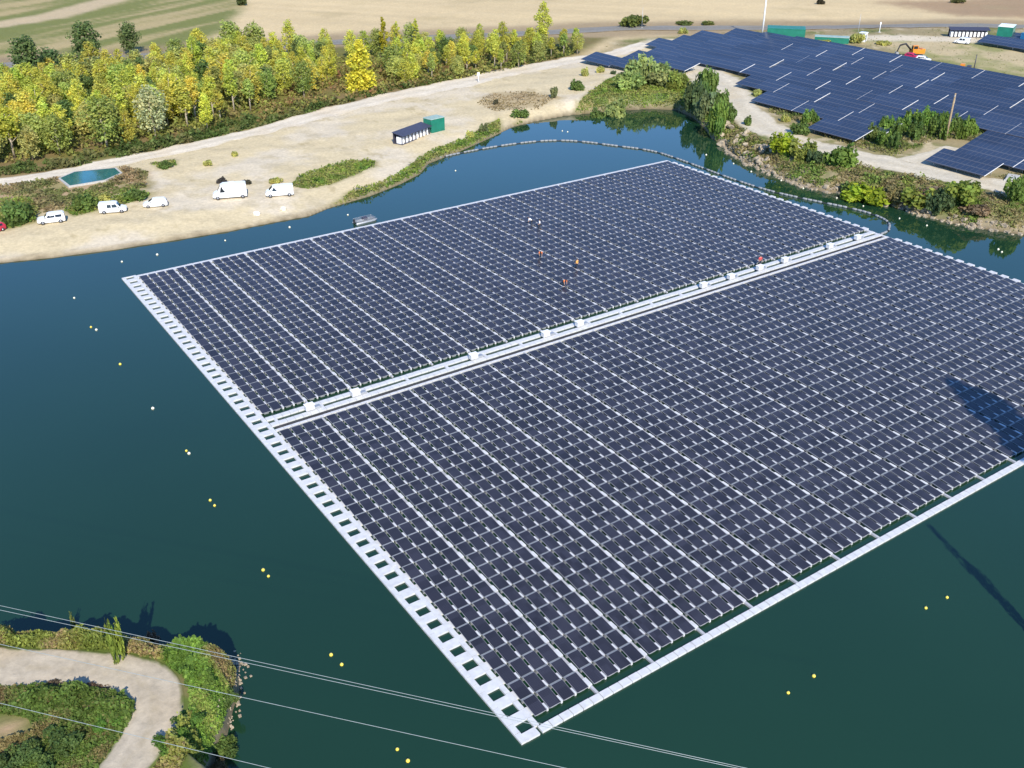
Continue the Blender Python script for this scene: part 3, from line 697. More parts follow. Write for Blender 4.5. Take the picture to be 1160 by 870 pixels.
for k, q, h, c, l in solo: tree(k, G(*q), h, c, l, wide=1.3 if k in ('dark', 'cone') else 1.05)
solo_xy = [G(*s_[1])[:2] for s_ in solo]
belt = poly_px([(-60,208),(0,186),(80,178),(200,158),(288,130),(318,112),(400,98),(480,98),(560,84),(655,62),(655,55),(560,54),(420,64),(300,74),(200,84),(100,96),(0,112),(-60,120)], 1.2)
pts = []; tries = 0
lo_, hi_ = belt.min(0), belt.max(0); cand = rng.uniform(lo_, hi_, (26000, 2)); cand = cand[sdf(belt, cand) > 0]
for c in cand:
    px, py = px_of((c[0], c[1], 1.2)); md = 3.3+.0008*max(0, px)
    if px < -40 or px > 668: continue
    if any((c[0]-a)**2+(c[1]-b_)**2 < md*md for a, b_ in pts): continue
    if any((c[0]-a)**2+(c[1]-b_)**2 < 3.5**2 for a, b_ in solo_xy): continue
    if abs(px-410) < 34 and py > 70: continue
    if 225 < px < 300 and py < 95 and random.random() < .3: continue
    pts.append((c[0], c[1]))
    if len(pts) > 270: break
front_line = [(-60,208),(0,186),(80,178),(200,158),(288,130),(318,112),(400,98),(480,98),(560,84),(655,62)]
for (x, y) in pts:
    px, py = px_of((x, y, 1.2)); z = ground_z(x, y)
    fl = np.interp(px, [a for a, _ in front_line], [b_ for _, b_ in front_line]); infront = fl-py < 16
    u = random.random()
    right = px > 480; h = random.uniform(7.2, 10.6) if px < 300 else random.uniform(6.6, 8.6) if px < 480 else random.uniform(5.6, 7.6)
    if u < .54: k, c = 'slender', jt(YG, .22)
    elif u < .70: k, c = 'round', jt(OL, .2); 
    elif u < .82: k, c = 'slender', jt(GO, .2)
    elif u < .94: k, c = 'willow', jt(GR, .25)
    else: k, c = 'round', jt((.17,.24,.07), .2); 
    if infront and k in ('slender', 'willow') and random.random() < .65 and not 300 < px < 470: k = 'stemmy'
    if k == 'round': h *= .85
    zone = 'left grove' if px < 290 else 'middle tree belt' if px < 480 else 'right tree belt'
    row = 'front edge by the gravel road' if infront else 'among other trees'
    desc = {'slender': 'golden slender tree' if c[0] > c[1]*1.1 else 'yellow green slender tree', 'round': 'olive rounded tree' if c[0] > .245 else 'deep green rounded tree', 'willow': 'green airy tree', 'stemmy': ('golden' if c[0] > c[1]*1.1 else 'yellow green' if c[0] > c[1]*.95 else 'green')+' pale stemmed tree'}[k]
    tree(k, (x, y, z), h, c, f'{desc}, {row}, {zone}', f'{desc}s, {row}, {zone}', wide=random.uniform(1.05, 1.4))

def scatter_in(polyg, n):
    lo, hi = polyg.min(0), polyg.max(0); out = np.zeros((0, 2))
    while len(out) < n:
        c = rng.uniform(lo, hi, (n*2, 2)); out = np.concatenate([out, c[sdf(polyg, c) > 0]])
    return out[:n]
def tufts(name, groups, label=None, thr=.36):
    """ground cover: groups of (points, height, leaf size, colours)"""
    Q = []; CC = []
    for P, hmax, size, cols in groups:
        P = P[np.minimum(poly_dist(tracks['right'], P), poly_dist(tracks['spur'], P)) > 5.0+rng.random(len(P))]
        n = len(P); g = height(P[:, 0], P[:, 1]); dens = fbm(P[:, 0], P[:, 1], 3.0, 3, 131); keep = (dens > thr+.12*rng.random(n)) & (g > WATER+.12)
        P, g, dens = P[keep], g[keep], dens[keep]; n = len(P)
        hh = hmax*np.clip((dens-.3)*2.4, .25, 1.15)*(.45+1.1*vnoise(P[:, 0]/.9, P[:, 1]/.9, 7))*rng.random(n)**.8*np.where(rng.random(n) < .04, 1.15, 1)
        nor = rng.normal(size=(n, 3))*.6+np.array([0,-.2,.55]); nor /= np.linalg.norm(nor, axis=1)[:, None]
        Q.append(rand_quads(np.stack([P[:, 0], P[:, 1], g+hh], 1), nor, size*rng.uniform(.6, 1.4, n), .6))
        cl = np.array(cols); sel = np.clip((fbm(P[:, 0], P[:, 1], 4, 3, 151)-.3)*2.5+rng.normal(0, .12, n), 0, .999)*(len(cl)-1)
        i = sel.astype(int); f = (sel-i)[:, None]; c = cl[i]*(1-f)+cl[np.minimum(i+1, len(cl)-1)]*f
        CC.append(c*(rng.uniform(.62, 1.4, n)*(.72+.56*fbm(P[:, 0], P[:, 1], 1.3, 3, 171)))[:, None])
    o = link(name, quads_mesh(name, np.concatenate(Q), M['leaf'], col=np.concatenate(CC)))
    return tag(o, label, kind='stuff')
hedge = poly_px([(-40,216),(0,200),(80,190),(180,170),(280,147),(380,120),(450,104),(520,90),(600,74),(650,63),(640,60),(560,74),(480,92),(400,104),(330,122),(280,136),(180,160),(80,180),(0,188),(-40,204)], 1.2)
brush = poly_px([(290,140),(300,110),(340,88),(420,72),(520,76),(560,74),(520,90),(450,103),(380,119)], 1.2)
tufts('undergrowth', [(scatter_in(hedge, 16000), 1.5, .34, [(.08,.13,.03),(.13,.17,.045),(.20,.19,.07)]),
    (scatter_in(brush, 14000), 2.2, .36, [(.32,.16,.08),(.28,.28,.07),(.32,.21,.09),(.30,.32,.07)]),
    (scatter_in(belt, 42000), 2.4, .34, [(.26,.20,.08),(.30,.30,.07),(.22,.26,.06),(.36,.34,.09)])], 'low brush and weeds under and before the grove')
gg = []
for i, gp in enumerate(grass_polys):
    ar = .5*abs(np.dot(gp[:, 0], np.roll(gp[:, 1], 1))-np.dot(gp[:, 1], np.roll(gp[:, 0], 1)))
    gg.append((scatter_in(gp, int(min(20000, ar*20))), 1.2 if i in (2, 3, 4) else .7, .22, [(.14,.23,.04),(.24,.32,.05),(.33,.31,.10),(.19,.26,.05)]))
POOL = poly_px([(60,207),(84,192),(134,187),(144,197),(122,210),(76,217)], Z1)
dp_ = scatter_in(dry_poly, 9000); dp_ = dp_[sdf(POOL, dp_) < .5]
tufts('shore_grass', gg, 'green grass strips along the shores', .16); gg = []
gg.append((dp_, .6, .25, [(.36,.26,.14),(.28,.24,.11),(.17,.19,.06)]))
gg.append((scatter_in(dry2, 1500), .4, .2, [(.36,.27,.15),(.28,.22,.10)]))
gg.append((scatter_in(right_bank, 40000), .9, .26, [(.17,.25,.05),(.28,.25,.10),(.32,.25,.13),(.23,.28,.06)]))
notch = poly_px([(868,128),(905,140),(935,158),(985,172),(1000,178),(1040,180),(1090,168),(1120,150),(1060,135),(1015,140),(985,158),(930,140),(880,118)], 2.2)
gg.append((scatter_in(notch, 7000), .7, .26, [(.12,.17,.04),(.20,.21,.06),(.30,.25,.12)]))
gg.append((scatter_in(poly_px([(1030,195),(1060,196),(1110,206),(1200,222),(1300,240),(1300,200),(1160,196),(1113,203),(1050,190)], 2.2), 3500), .4, .22, [(.30,.26,.12),(.20,.22,.07)]))
gg.append((scatter_in(right_land, 4000), .3, .2, [(.34,.29,.15),(.26,.25,.10),(.20,.21,.07)]))
for o_ in [tufts('bank_grass', gg, 'grass and weeds along the banks and tracks', .27)]: pass
# foreground peninsula
pen_land = np.concatenate([PN[::-1], poly_px([(150,1000),(-60,1000)], 1.5)])
pen_in = scatter_in(pen_land, 190000)
pd = poly_dist(pen_track, pen_in); pen_in = pen_in[(pd > 1.7+.5*rng.random(len(pd)))]
ppx = 580+F_PX*((np.c_[pen_in, np.full(len(pen_in), 2.0)]-CAM)@RT)/((np.c_[pen_in, np.full(len(pen_in), 2.0)]-CAM)@FW)
inner = sdf(poly_px([(-80,768),(0,770),(80,774),(135,780),(160,795),(160,812),(130,860),(60,960),(-80,960)], 3.8), pen_in) > 0
rnd = rng.random(len(pen_in))
bare = sdf(poly_px([(-40,800),(0,808),(34,815),(40,832),(0,842),(-40,845)], 3.8), pen_in) > 0
dsh = np.abs(sdf(LAKE, pen_in))
A = pen_in[~inner & (dsh > .25)]; Bp = pen_in[inner & ~bare]
east = A[:, 0] > -20.5; nb = ~east & (np.abs(sdf(LAKE, A)) < 3.2)
tufts('peninsula_weeds', [(A[nb], 1.5, .12, [(.22,.27,.05),(.32,.32,.08),(.36,.25,.13),(.26,.30,.06)]), (A[~east & ~nb], .75, .13, [(.20,.26,.045),(.30,.30,.07),(.34,.26,.11),(.22,.27,.05)]), (A[east], .9, .16, [(.14,.25,.045),(.20,.33,.05),(.28,.32,.08),(.30,.22,.10)]),
    (Bp, .7, .14, [(.24,.17,.08),(.15,.22,.045),(.13,.21,.04),(.30,.24,.10)])], 'dense green weeds covering the foreground peninsula', .12)

# shrubs: each one a thing
SH = []
for k in range(5):
    cl = [((rng.uniform(-.55, .55), rng.uniform(-.55, .55), rng.uniform(.25, .72)), (rng.uniform(.28, .5),)*2+(rng.uniform(.3, .5),)) for _ in range(11)]
    SH.append(leaf_cloud('shrub', cl, 1100, .105, up=.3, var=.3))
SN = []
for k in range(4):
    cl = [((rng.uniform(-.7, .7), rng.uniform(-.7, .7), rng.uniform(.15, .62)), (rng.uniform(.18, .36),)*2+(rng.uniform(.2, .38),)) for _ in range(20)]
    SN.append(leaf_cloud('shrub', cl, 3800, .05, up=.3, var=.3))
RD = []
for k in range(3):
    cl = [((rng.uniform(-.5, .5), rng.uniform(-.5, .5), rng.uniform(.35, .75)), (.16, .16, rng.uniform(.35, .55))) for _ in range(18)]
    RD.append(leaf_cloud('shrub', cl, 900, .085, up=0, var=.3))
def shrub(px, py, w, h, tint, label, kind='b', grp=None, p=None):
    p = G(px, py) if p is None else Vector(p); dist = (np.array(p)-CAM)@FW; m = dist/F_PX
    o = link('shrub', random.choice(RD if kind == 'r' else SN if kind == 's' else SH), None, (p.x, p.y, p.z-.1)); o.scale = (w*m*.5, w*m*.5*.9, h*m*.95); o.rotation_euler.z = random.uniform(0, 6.28); o.color = (*tint, 1)
    return tag(o, label, 'bush', grp)
WG, DG, BG, YB, GB = (.31,.37,.12), (.10,.15,.06), (.17,.26,.05), (.32,.40,.03), (.14,.21,.05)
for a in [(698,117,28,28,WG,'grey green willow bush at the left end of the row behind the far lake corner'),(720,119,30,34,WG,'grey green willow bush second in the row behind the far lake corner'),(743,119,28,30,jt(WG),'grey green willow bush in the middle of the row behind the far lake corner'),
    (764,121,24,26,(.26,.30,.06),'yellowish low bush at the right end of the row behind the far lake corner'),(712,100,34,18,jt(WG),'willow bush peeping over the left of the row by the far lake corner'),(748,99,34,20,jt(WG),'willow bush peeping over the middle of the row by the far lake corner'),
    (676,119,28,16,GB,'small green bush left of the willow row'),(653,124,22,12,GB,'lowest green bush on the far shore, left of the willow row'),
    (786,118,30,32,DG,'dark shaded bush at the lake corner, leftmost of the dark clump'),(800,108,34,32,GB,'green bush at the top of the dark clump beside the gravel track'),(800,134,30,36,(.20,.24,.10),'pale leaved bush in the middle of the dark clump at the lake corner'),
    (815,128,26,26,GB,'green bush on the track side of the dark clump'),(812,152,28,38,BG,'bright green bush at the water end of the dark clump'),(826,138,20,20,jt(GB),'small green bush touching the gravel track by the rocky bank'),
    (847,142,13,12,GB,'tiny green bush alone on top of the rocky bank'),
    (882,192,36,30,YB,'yellow green reedy bush on the bank right of the rocks'),(905,202,34,30,(.25,.28,.06),'olive reedy bush right of the yellow one on the bank'),(922,208,20,24,DG,'dark gap bush left of the leafy shoreline bush'),
    (945,213,36,36,BG,'leafy green bush at the water, tallest of the right bank'),(985,212,46,30,YB,'bright lime bush on the right bank'),(968,206,26,28,GB,'plain green bush between the leafy and the lime one'),
    (1012,222,34,26,(.26,.23,.10),'brownish reedy bush right of the lime bush'),(1040,232,36,28,(.24,.28,.05),'olive green bush on the bank halfway to the frame edge'),(1063,238,26,34,DG,'dark bush in shade left of the rounded bush by the bare bank'),(1086,245,38,32,(.22,.28,.05),'rounded olive bush left of the bare pale bank'),
    (1144,264,34,32,BG,'bright green bush at the far right by the bare pale bank'),(1055,222,34,14,(.28,.20,.12),'brown dry bush above the bank beside the track'),(1105,234,30,14,(.27,.20,.12),'brown dry bush further along the track'),
    (917,141,22,20,BG,'round green bush against the ground array'),(906,153,26,13,GB,'low green bush in front of the round one by the ground array'),(890,138,14,10,OL,'small olive bush by the edge of the ground array'),(858,108,14,8,OL,'tiny olive bush by the step in the array edge'),
    (20,250,46,26,GB,'wide green bush by the red car'),(97,238,32,18,GB,'green bush between two parked white cars'),(155,226,30,12,GB,'low green bush behind the parked white cars'),(118,228,26,12,OL,'olive bush behind the boxy white car'),
    (548,150,12,12,(.20,.22,.09),'dull round bush on the grassy shore beyond the container'),(533,156,12,9,OL,'small bush on the grassy shore left of the dull round one'),(590,141,24,9,GB,'low green bush on its own at the far shore'),
    (626,128,13,13,(.22,.24,.10),'pale small bush beside the far shore sand'),(662,86,10,10,OL,'small bush on the sand before the left array corner'),(680,82,12,7,OL,'tuft on the sand below the left array corner'),(695,84,8,5,DG,'dark tuft on the sand below the left array corner'),
    (562,118,8,7,(.12,.11,.06),'dark tuft in the dry patch of the sandy lot'),(266,177,9,6,OL,'small tuft on the sandy lot beside the gravel road'),(236,187,14,6,OL,'olive tuft on the sandy lot left of the tallest van'),(186,190,26,7,GB,'flat green bush beside the green pool'),(280,208,12,6,(.10,.09,.06),'dark tuft behind the tall white van'),(250,207,16,7,(.09,.08,.07),'dark debris bush left behind the tall white van'),(312,207,18,6,OL,'olive tuft behind the smaller van'),(121,152,9,4,OL,'tuft on the sand left of the dark stain'),
    (715,30,38,13,(.17,.20,.05),'big round bush alone at the edge of the tan field'),(776,28,24,5,(.17,.20,.05),'flat bush on the tan field edge'),(801,28,20,4,(.17,.20,.05),'second flat bush on the tan field edge'),(774,38,12,8,OL,'small bush behind the top of the ground array'),
    (969,49,20,12,OL,'bush left of the white kiosk'),(930,50,22,5,OL,'low bush before the low green container'),(1000,51,20,5,OL,'low bush on the dry yard'),(930,5,12,7,(.08,.07,.04),'dark bush far out on the tan field'),(1085,3,20,6,(.16,.17,.06),'far bush at the top right field'),(275,6,16,10,(.10,.13,.04),'dark bush on the boundary of the striped field')]:
    a = list(a)
    if 870 < a[0] < 1110 and 185 < a[1] < 250: a[2] *= 1.4; a[3] *= .72
    if 690 < a[0] < 770 and 90 < a[1] < 125: a[2] *= 1.25; a[3] *= .92
    shrub(*a, kind='r' if 'reed' in a[5] else 'b')
for k in range(16):
    x, y = [(988,160),(1000,166),(1003,152),(1014,158),(1022,150),(1030,144),(1036,158),(1040,148),(1050,142),(1056,154),(1064,146),(1070,158),(1082,150),(1090,158),(1098,152),(1012,170)][k]
    shrub(x, y, 22, 20, jt(BG if k % 3 else GB, .2), 'green weedy bush among the clump in the notch of the ground array', 'r' if k % 2 else 'b', 'weedy bushes in the notch round the wooden pole')
# shrubs on the foreground peninsula
for a in [(137,748,26,46,(.24,.30,.05),'tall leafy sapling on the peninsula edge, standing out against the dark water'),(88,726,9,30,(.22,.26,.07),'thin upright sapling left of the leafy one on the peninsula'),(115,735,26,22,(.24,.25,.07),'grassy shrub left of the leafy sapling'),(48,724,30,20,(.30,.20,.12),'reddish seed headed shrub on the peninsula edge'),
    (10,722,34,18,(.22,.25,.06),'green shrub at the left edge on the peninsula'),(175,738,30,20,(.26,.17,.11),'brownish shrub right of the leafy sapling'),(222,742,26,26,(.17,.22,.06),'green shrub near the peninsula tip'),(205,734,20,18,(.24,.22,.08),'olive shrub between the brown one and the tip'),
    (250,760,28,24,(.12,.19,.05),'dark green shrub above the pale stones at the tip'),(225,775,36,26,BG,'bright green shrub beside the track bend'),(245,800,38,30,GB,'green shrub on the east side of the peninsula'),(215,815,36,26,(.12,.22,.04),'lush green shrub right of the lower track'),(235,835,36,26,(.24,.18,.08),'rusty shrub near the lower east shore'),(195,850,40,30,(.13,.24,.04),'lush shrub at the bottom of the peninsula'),
    (125,812,44,28,(.12,.24,.04),'lush green shrub inside the track bend'),(110,790,40,22,(.20,.13,.08),'dark brown shrub along the track inner side'),(60,786,40,20,(.20,.15,.09),'brown shrub on the left along the track'),(70,805,16,14,(.42,.28,.10),'small tawny shrub inside the bend'),(20,790,36,18,(.19,.15,.07),'brown shrub at the left edge inside the bend'),(60,850,60,32,(.12,.19,.05),'broad green shrub in the bottom left corner'),(20,866,50,30,(.12,.18,.05),'green shrub at the very corner of the peninsula')]:
    a = list(a); sap = 'sapling' in a[5]; a[1] += (0 if sap else 6) if a[1] < 762 else 0; a[3] *= 1.35 if sap else 1; a[2] *= 1 if sap else 1.2; a[3] *= 1 if sap else (.42 if 'track' in a[5] or 'inside' in a[5] else .75)
    shrub(*a, kind='r' if sap else 's')

# boulders on the rocky bank, stones along the waterline
RK = []
for k in range(5):
    bm = bmesh.new(); bmesh.ops.create_icosphere(bm, subdivisions=2, radius=1)
    for v in bm.verts:
        n_ = .55+.9*float(vnoise(np.array([v.co.x*1.3+k*9]), np.array([v.co.y*1.3+v.co.z*1.7]), k)[0]); v.co = v.co*n_; v.co.z *= .75
    me = bpy.data.meshes.new('boulder'); bm.to_mesh(me); bm.free(); me.materials.append(M['stone']); RK.append(me)
for k in range(44):
    px, py = random.uniform(816, 872), 0; base = np.interp(px, [816,845,872], [160,182,194]); py = base-random.uniform(1, 30)*(1 if px < 855 else .5)
    p = G(px, py); s = random.uniform(.35, 1.05)
    o = link('boulder', random.choice(RK), None, (p.x, p.y, p.z+s*.2)); o.scale = (s, s*random.uniform(.7, 1.2), s*random.uniform(.6, 1.0)); o.rotation_euler = (random.random(), random.random(), random.random()*6)
    tag(o, 'pale rough boulder on the steep rocky bank beside the dark bushes', 'rock', 'boulders on the rocky bank')
def stones(name, line, n, smin, smax, spread):
    L = poly_px(line, WATER); s = np.concatenate([[0], np.cumsum(np.hypot(*np.diff(L, axis=0).T))]); b = MB()
    for t in rng.uniform(0, s[-1], n):
        x = np.interp(t, s, L[:, 0])+rng.normal(0, spread); y = np.interp(t, s, L[:, 1])+rng.normal(0, spread)+.3
        r = rng.uniform(smin, smax); vs = [Vector((rng.uniform(.6,1.1)*a, rng.uniform(.6,1.1)*c, rng.uniform(.4,.8)*d))*r+Vector((x, y, max(ground_z(x, y), WATER)+r*.1)) for a in (-1,1) for c in (-1,1) for d in (-1,1)]
        b.add(vs, [(0,1,3,2),(4,6,7,5),(0,4,5,1),(2,3,7,6),(0,2,6,4),(1,5,7,3)])
    return tag(b.build(name, M['stone']), 'pale stones along the waterline', kind='stuff')
stones('waterline_stones', [(818,163),(828,174),(845,184),(870,195),(900,208),(935,218),(965,219),(990,226),(1020,236),(1050,246),(1080,253),(1120,260),(1162,266)], 300, .12, .42, .5)
stones('tip_stones', [(258,832),(264,805),(271,785),(273,762),(264,745)], 120, .04, .13, .3)

# ------------------------------------------------------------------ vehicles
def loft(st, mi=0):
    """st: (x, half width, z bottom, z belt, z roof, half roof width)"""
    b = MB(); vs = []; n = 8
    for x, w, zb, zt, zr, wr in st: vs += [(x,-w*.92,zb),(x,-w,zb+(zt-zb)*.35),(x,-w*.985,zt),(x,-wr,zr),(x,wr,zr),(x,w*.985,zt),(x,w,zb+(zt-zb)*.35),(x,w*.92,zb)]
    fs = [tuple(range(n-1, -1, -1)), tuple(range((len(st)-1)*n, len(st)*n))]
    for i in range(len(st)-1):
        for k in range(n): fs.append((i*n+k, i*n+(k+1) % n, (i+1)*n+(k+1) % n, (i+1)*n+k))
    b.add(vs, [tuple(reversed(f)) for f in fs], mi); return b
def wheel(parent, x, y, r, w=.2):
    s = 1 if y > 0 else -1
    wh = link('wheel', None, parent, (x, y, r))
    b = MB(); b.tube([(0,-w/2,0),(0,-w/2+.03,0),(0,w/2-.03,0),(0,w/2,0)], [r*.9,r,r,r*.9], 18); b.build('tyre', M['tyre'], wh)
    b = MB(); b.tube([(0,s*(w/2-.02),0),(0,s*(w/2+.012),0)], r*.62, 14)
    for k in range(5):
        a = k*2*math.pi/5; b.tube([(0,s*(w/2+.012),0),(math.cos(a)*r*.55,s*(w/2+.02),math.sin(a)*r*.55)], .03, 5)
    b.build('rim', M['rim'], wh)
def quad(name, pts, m, parent, th=.012):
    p = [Vector(q) for q in pts]; n = (p[1]-p[0]).cross(p[2]-p[0]).normalized()*th
    b = MB(); b.add([q+n for q in p]+[q-n*.2 for q in p], [(0,1,2,3),(7,6,5,4),(0,4,5,1),(1,5,6,2),(2,6,7,3),(3,7,4,0)]); return b.build(name, m, parent)
def car(label, cat, front_px, rear_px, style, paint, name='parked_car'):
    a, c = G(*front_px), G(*rear_px); mid = (a+c)/2; az = math.atan2(a.y-c.y, a.x-c.x)
    o = thing(name, label, cat, (mid.x, mid.y, mid.z-.02), az)
    if style == 'car': L, W, st = 4.15, .86, lambda L: [(-L/2,.74,.35,.75,.80,.66),(-L/2+.08,.80,.25,.92,1.05,.62),(-L/2+.45,.84,.22,.95,1.44,.58),(-.2,.86,.2,.93,1.50,.60),(.35,.86,.2,.92,1.44,.58),(1.15,.85,.22,.90,.94,.70),(1.75,.82,.25,.82,.85,.68),(L/2,.70,.35,.62,.66,.60)]
    elif style == 'suv': L, W, st = 4.4, .90, lambda L: [(-L/2,.80,.4,.9,.95,.74),(-L/2+.06,.86,.35,1.05,1.55,.68),(-L/2+.3,.88,.32,1.08,1.72,.66),(.1,.9,.3,1.06,1.74,.68),(.5,.9,.3,1.05,1.66,.66),(1.05,.89,.32,1.03,1.08,.76),(1.9,.86,.35,.98,1.02,.74),(L/2,.78,.42,.8,.85,.68)]
    elif style == 'small_van': L, W, st = 4.5, .9, lambda L: [(-L/2,.84,.35,1.0,1.78,.76),(-L/2+.08,.88,.28,1.05,1.86,.76),(.2,.9,.26,1.05,1.88,.76),(.7,.9,.26,1.03,1.80,.74),(1.35,.89,.28,1.0,1.06,.78),(1.95,.85,.3,.92,.96,.74),(L/2,.74,.38,.7,.75,.64)]
    elif style == 'van': L, W, st = 5.0, .98, lambda L: [(-L/2,.90,.38,1.1,1.92,.84),(-L/2+.08,.95,.32,1.15,1.98,.84),(.6,.98,.3,1.15,2.0,.84),(1.15,.98,.3,1.12,1.9,.80),(1.85,.96,.32,1.1,1.2,.84),(2.3,.9,.34,.98,1.02,.80),(L/2,.8,.42,.75,.8,.7)]
    else: L, W, st = 6.0, 1.02, lambda L: [(-L/2,.95,.42,1.3,2.55,.90),(-L/2+.1,1.0,.36,1.35,2.68,.90),(1.0,1.02,.34,1.35,2.72,.88),(1.5,1.02,.34,1.3,2.5,.84),(2.15,1.0,.36,1.25,1.35,.88),(2.75,.94,.38,1.1,1.14,.84),(L/2,.82,.45,.8,.85,.74)]
    S = st(L); o.scale = (.95, .95, .95); loft(S).build('body', paint, o)
    # glass: windscreen between the last roof station and the bonnet
    ri = max(i for i, s_ in enumerate(S) if s_[4]-s_[3] > .4); r, h = S[ri], S[ri+1]
    def lerp(t, k): return r[k]+(h[k]-r[k])*t
    quad('windscreen', [(lerp(.12,0),-lerp(.12,5)*.92,lerp(.12,4)),(lerp(.92,0),-lerp(.92,5)*.96,lerp(.92,4)),(lerp(.92,0),lerp(.92,5)*.96,lerp(.92,4)),(lerp(.12,0),lerp(.12,5)*.92,lerp(.12,4))], M['glass'], o)
    k0 = 2 if style in ('car','suv') else ri-1
    xs = [(S[k0][0]+.1, S[ri][0]-.05)] if style in ('car','suv') else [(S[ri][0]-.75 if style != 'small_van' else S[ri][0]-1.6, S[ri][0]-.02)]
    for s in (-1, 1):
        for x0, x1 in xs:
            nwin = 2 if style in ('car','suv','small_van') else 1; dx = (x1-x0)/nwin
            zb, zt, wb_, wt = S[ri][3]+.06, S[ri][4]-.14, S[ri][1]*.985, S[ri][5]
            f = lambda z: wb_+(wt-wb_)*(z-S[ri][3])/(S[ri][4]-S[ri][3])
            for w_ in range(nwin):
                xa, xb = x0+dx*w_+.05, x0+dx*(w_+1)-.05
                P4 = [(xa,s*f(zb),zb),(xb+(.25 if w_ == nwin-1 else 0),s*f(zb),zb),(xb,s*f(zt),zt),(xa,s*f(zt),zt)]
                quad('side_window', P4 if s < 0 else P4[::-1], M['glass'], o, .025)
    rr = S[1]; xb = S[0][0]
    if style in ('car','suv'): quad('rear_window', [(S[1][0]-.02,.60,S[1][4]-.02),(S[1][0]-.02,-.60,S[1][4]-.02),(S[2][0]-.02,-.52,S[2][4]-.06),(S[2][0]-.02,.52,S[2][4]-.06)][::-1], M['glass'], o, .02)
    else:
        for s in (-1, 1): quad('rear_window', [(xb-.005,s*.12,S[0][3]+.15),(xb-.005,s*.68,S[0][3]+.15),(xb-.005,s*.62,S[0][4]-.2),(xb-.005,s*.12,S[0][4]-.2)][::s], M['glass'], o, .02)
    for s in (-1, 1):
        b = MB(); b.box(L/2-.16,L/2-.02,s*S[-1][1]*.72-.16,s*S[-1][1]*.72+.16,S[-1][3]-.14,S[-1][3]+.04,0,.02); b.build('headlight', M['lamp'], o)
        b = MB(); b.box(-L/2-.02,-L/2+.08,s*S[0][1]*.86-.08,s*S[0][1]*.86+.08,S[0][3]-.25,S[0][3]+.06); b.build('tail_light', M['tail'], o)
        b = MB(); b.box(S[ri][0]+.3,S[ri][0]+.45,s*(W+.02)-.09,s*(W+.02)+.09,S[ri][3]+.02,S[ri][3]+.18,0,.02); b.build('wing_mirror', M['black'], o)
    b = MB(); b.box(L/2-.1,L/2+.03,-.66,.66,.3,.5,0,.02); b.build('front_bumper', M['black'], o)
    b = MB(); b.box(-L/2-.05,-L/2+.06,-.7,.7,.3,.52,0,.02); b.build('rear_bumper', M['black'], o)
    rw = .30 if style == 'car' else .34
    for x in (-L/2+.78, L/2-.82):
        for s in (-1, 1): wheel(o, x, s*(W-.08), rw)
    return o, L, S
car('white estate car parked facing left on the sand, closest to the red car','car',(45,254),(73,250),'suv',M['white'])
car('boxy white small van parked between two white cars, facing right','van',(143,239),(115,241.5),'small_van',M['white'],'parked_van')
car('white hatchback parked on the sand, rightmost of the three by the bushes','car',(163,234.5),(190,232.5),'car',M['white'])
v, L, S = car('tall white high roof van with a roof vent, parked mid sandy lot','van',(243,225),(279,222.5),'big_van',M['white'],'parked_van')
b = MB(); b.box(-1.0,-.1,-.4,.4,2.715,2.95,0,.05); b.build('roof_vent', M['white'], v)
car('lower white van with a dark side stripe, parked right of the tall van','van',(303,222.5),(331,220.5),'van',M['white'],'parked_van')
car('red car cut by the left photo edge beside the wide green bush','car',(-20,268),(4.5,259),'car',M['red'])
p = G(1090, 49.5); car('small white van parked before the small far solar array','van',(1083,49),(1096,50),'small_van',M['white'],'parked_van')
car('crimson car standing behind the back row of the ground array','car',(1040,67),(1026,65),'car',M['magenta'])
car('white car standing right behind the crimson one at the ground array','car',(1050,70),(1041,69),'car',M['white'])

# excavator
p = G(1036, 64); o = thing('excavator', 'orange tracked excavator with its dark arm stretched left, on the dry yard', 'excavator', p, R(150))
for s in (-1, 1):
    b = MB(); b.tube([(-1.7,s*1.1,.4),(-1.4,s*1.1,.42),(1.4,s*1.1,.42),(1.7,s*1.1,.4)], [.28,.42,.42,.28], 10); b.box(-1.6,1.6,s*1.1-.28,s*1.1+.28,.02,.8,0,.1); b.build('track', M['tyre'], o)
b = MB(); b.box(-2.1,1.3,-1.25,1.25,.95,2.0,0,.12); b.box(-2.2,-1.2,-1.2,1.2,1.2,2.2,0,.15); b.tube([(0,0,.6),(0,0,.96)], .6, 12); b.build('upper_body', M['orange'], o)
cabn = MB(); cabn.box(-.1,1.35,.2,1.2,2.0,3.1,0,.1); cabo = cabn.build('cab', M['orange'], o)
b = MB(); b.box(1.352,1.36,.3,1.1,2.2,2.95); b.box(.05,1.2,1.202,1.21,2.2,2.95); b.build('cab_window', M['glass'], cabo)
b = MB(); b.tube([(1.1,-.3,1.6),(3.0,-.3,3.4),(4.6,-.3,3.0)], [.25,.28,.2], 6); b.build('boom', M['black'], o)
b = MB(); b.tube([(4.5,-.3,3.1),(5.2,-.3,1.2)], [.2,.14], 6); b.build('dipper', M['black'], o)
b = MB(); b.add([(4.8,-.8,1.2),(5.5,-.8,1.3),(5.5,-.8,.3),(4.7,-.8,.4),(4.8,.2,1.2),(5.5,.2,1.3),(5.5,.2,.3),(4.7,.2,.4)], [(3,2,1,0),(4,5,6,7),(0,1,5,4),(1,2,6,5),(2,3,7,6),(3,0,4,7)]); b.build('bucket', M['steel'], o)

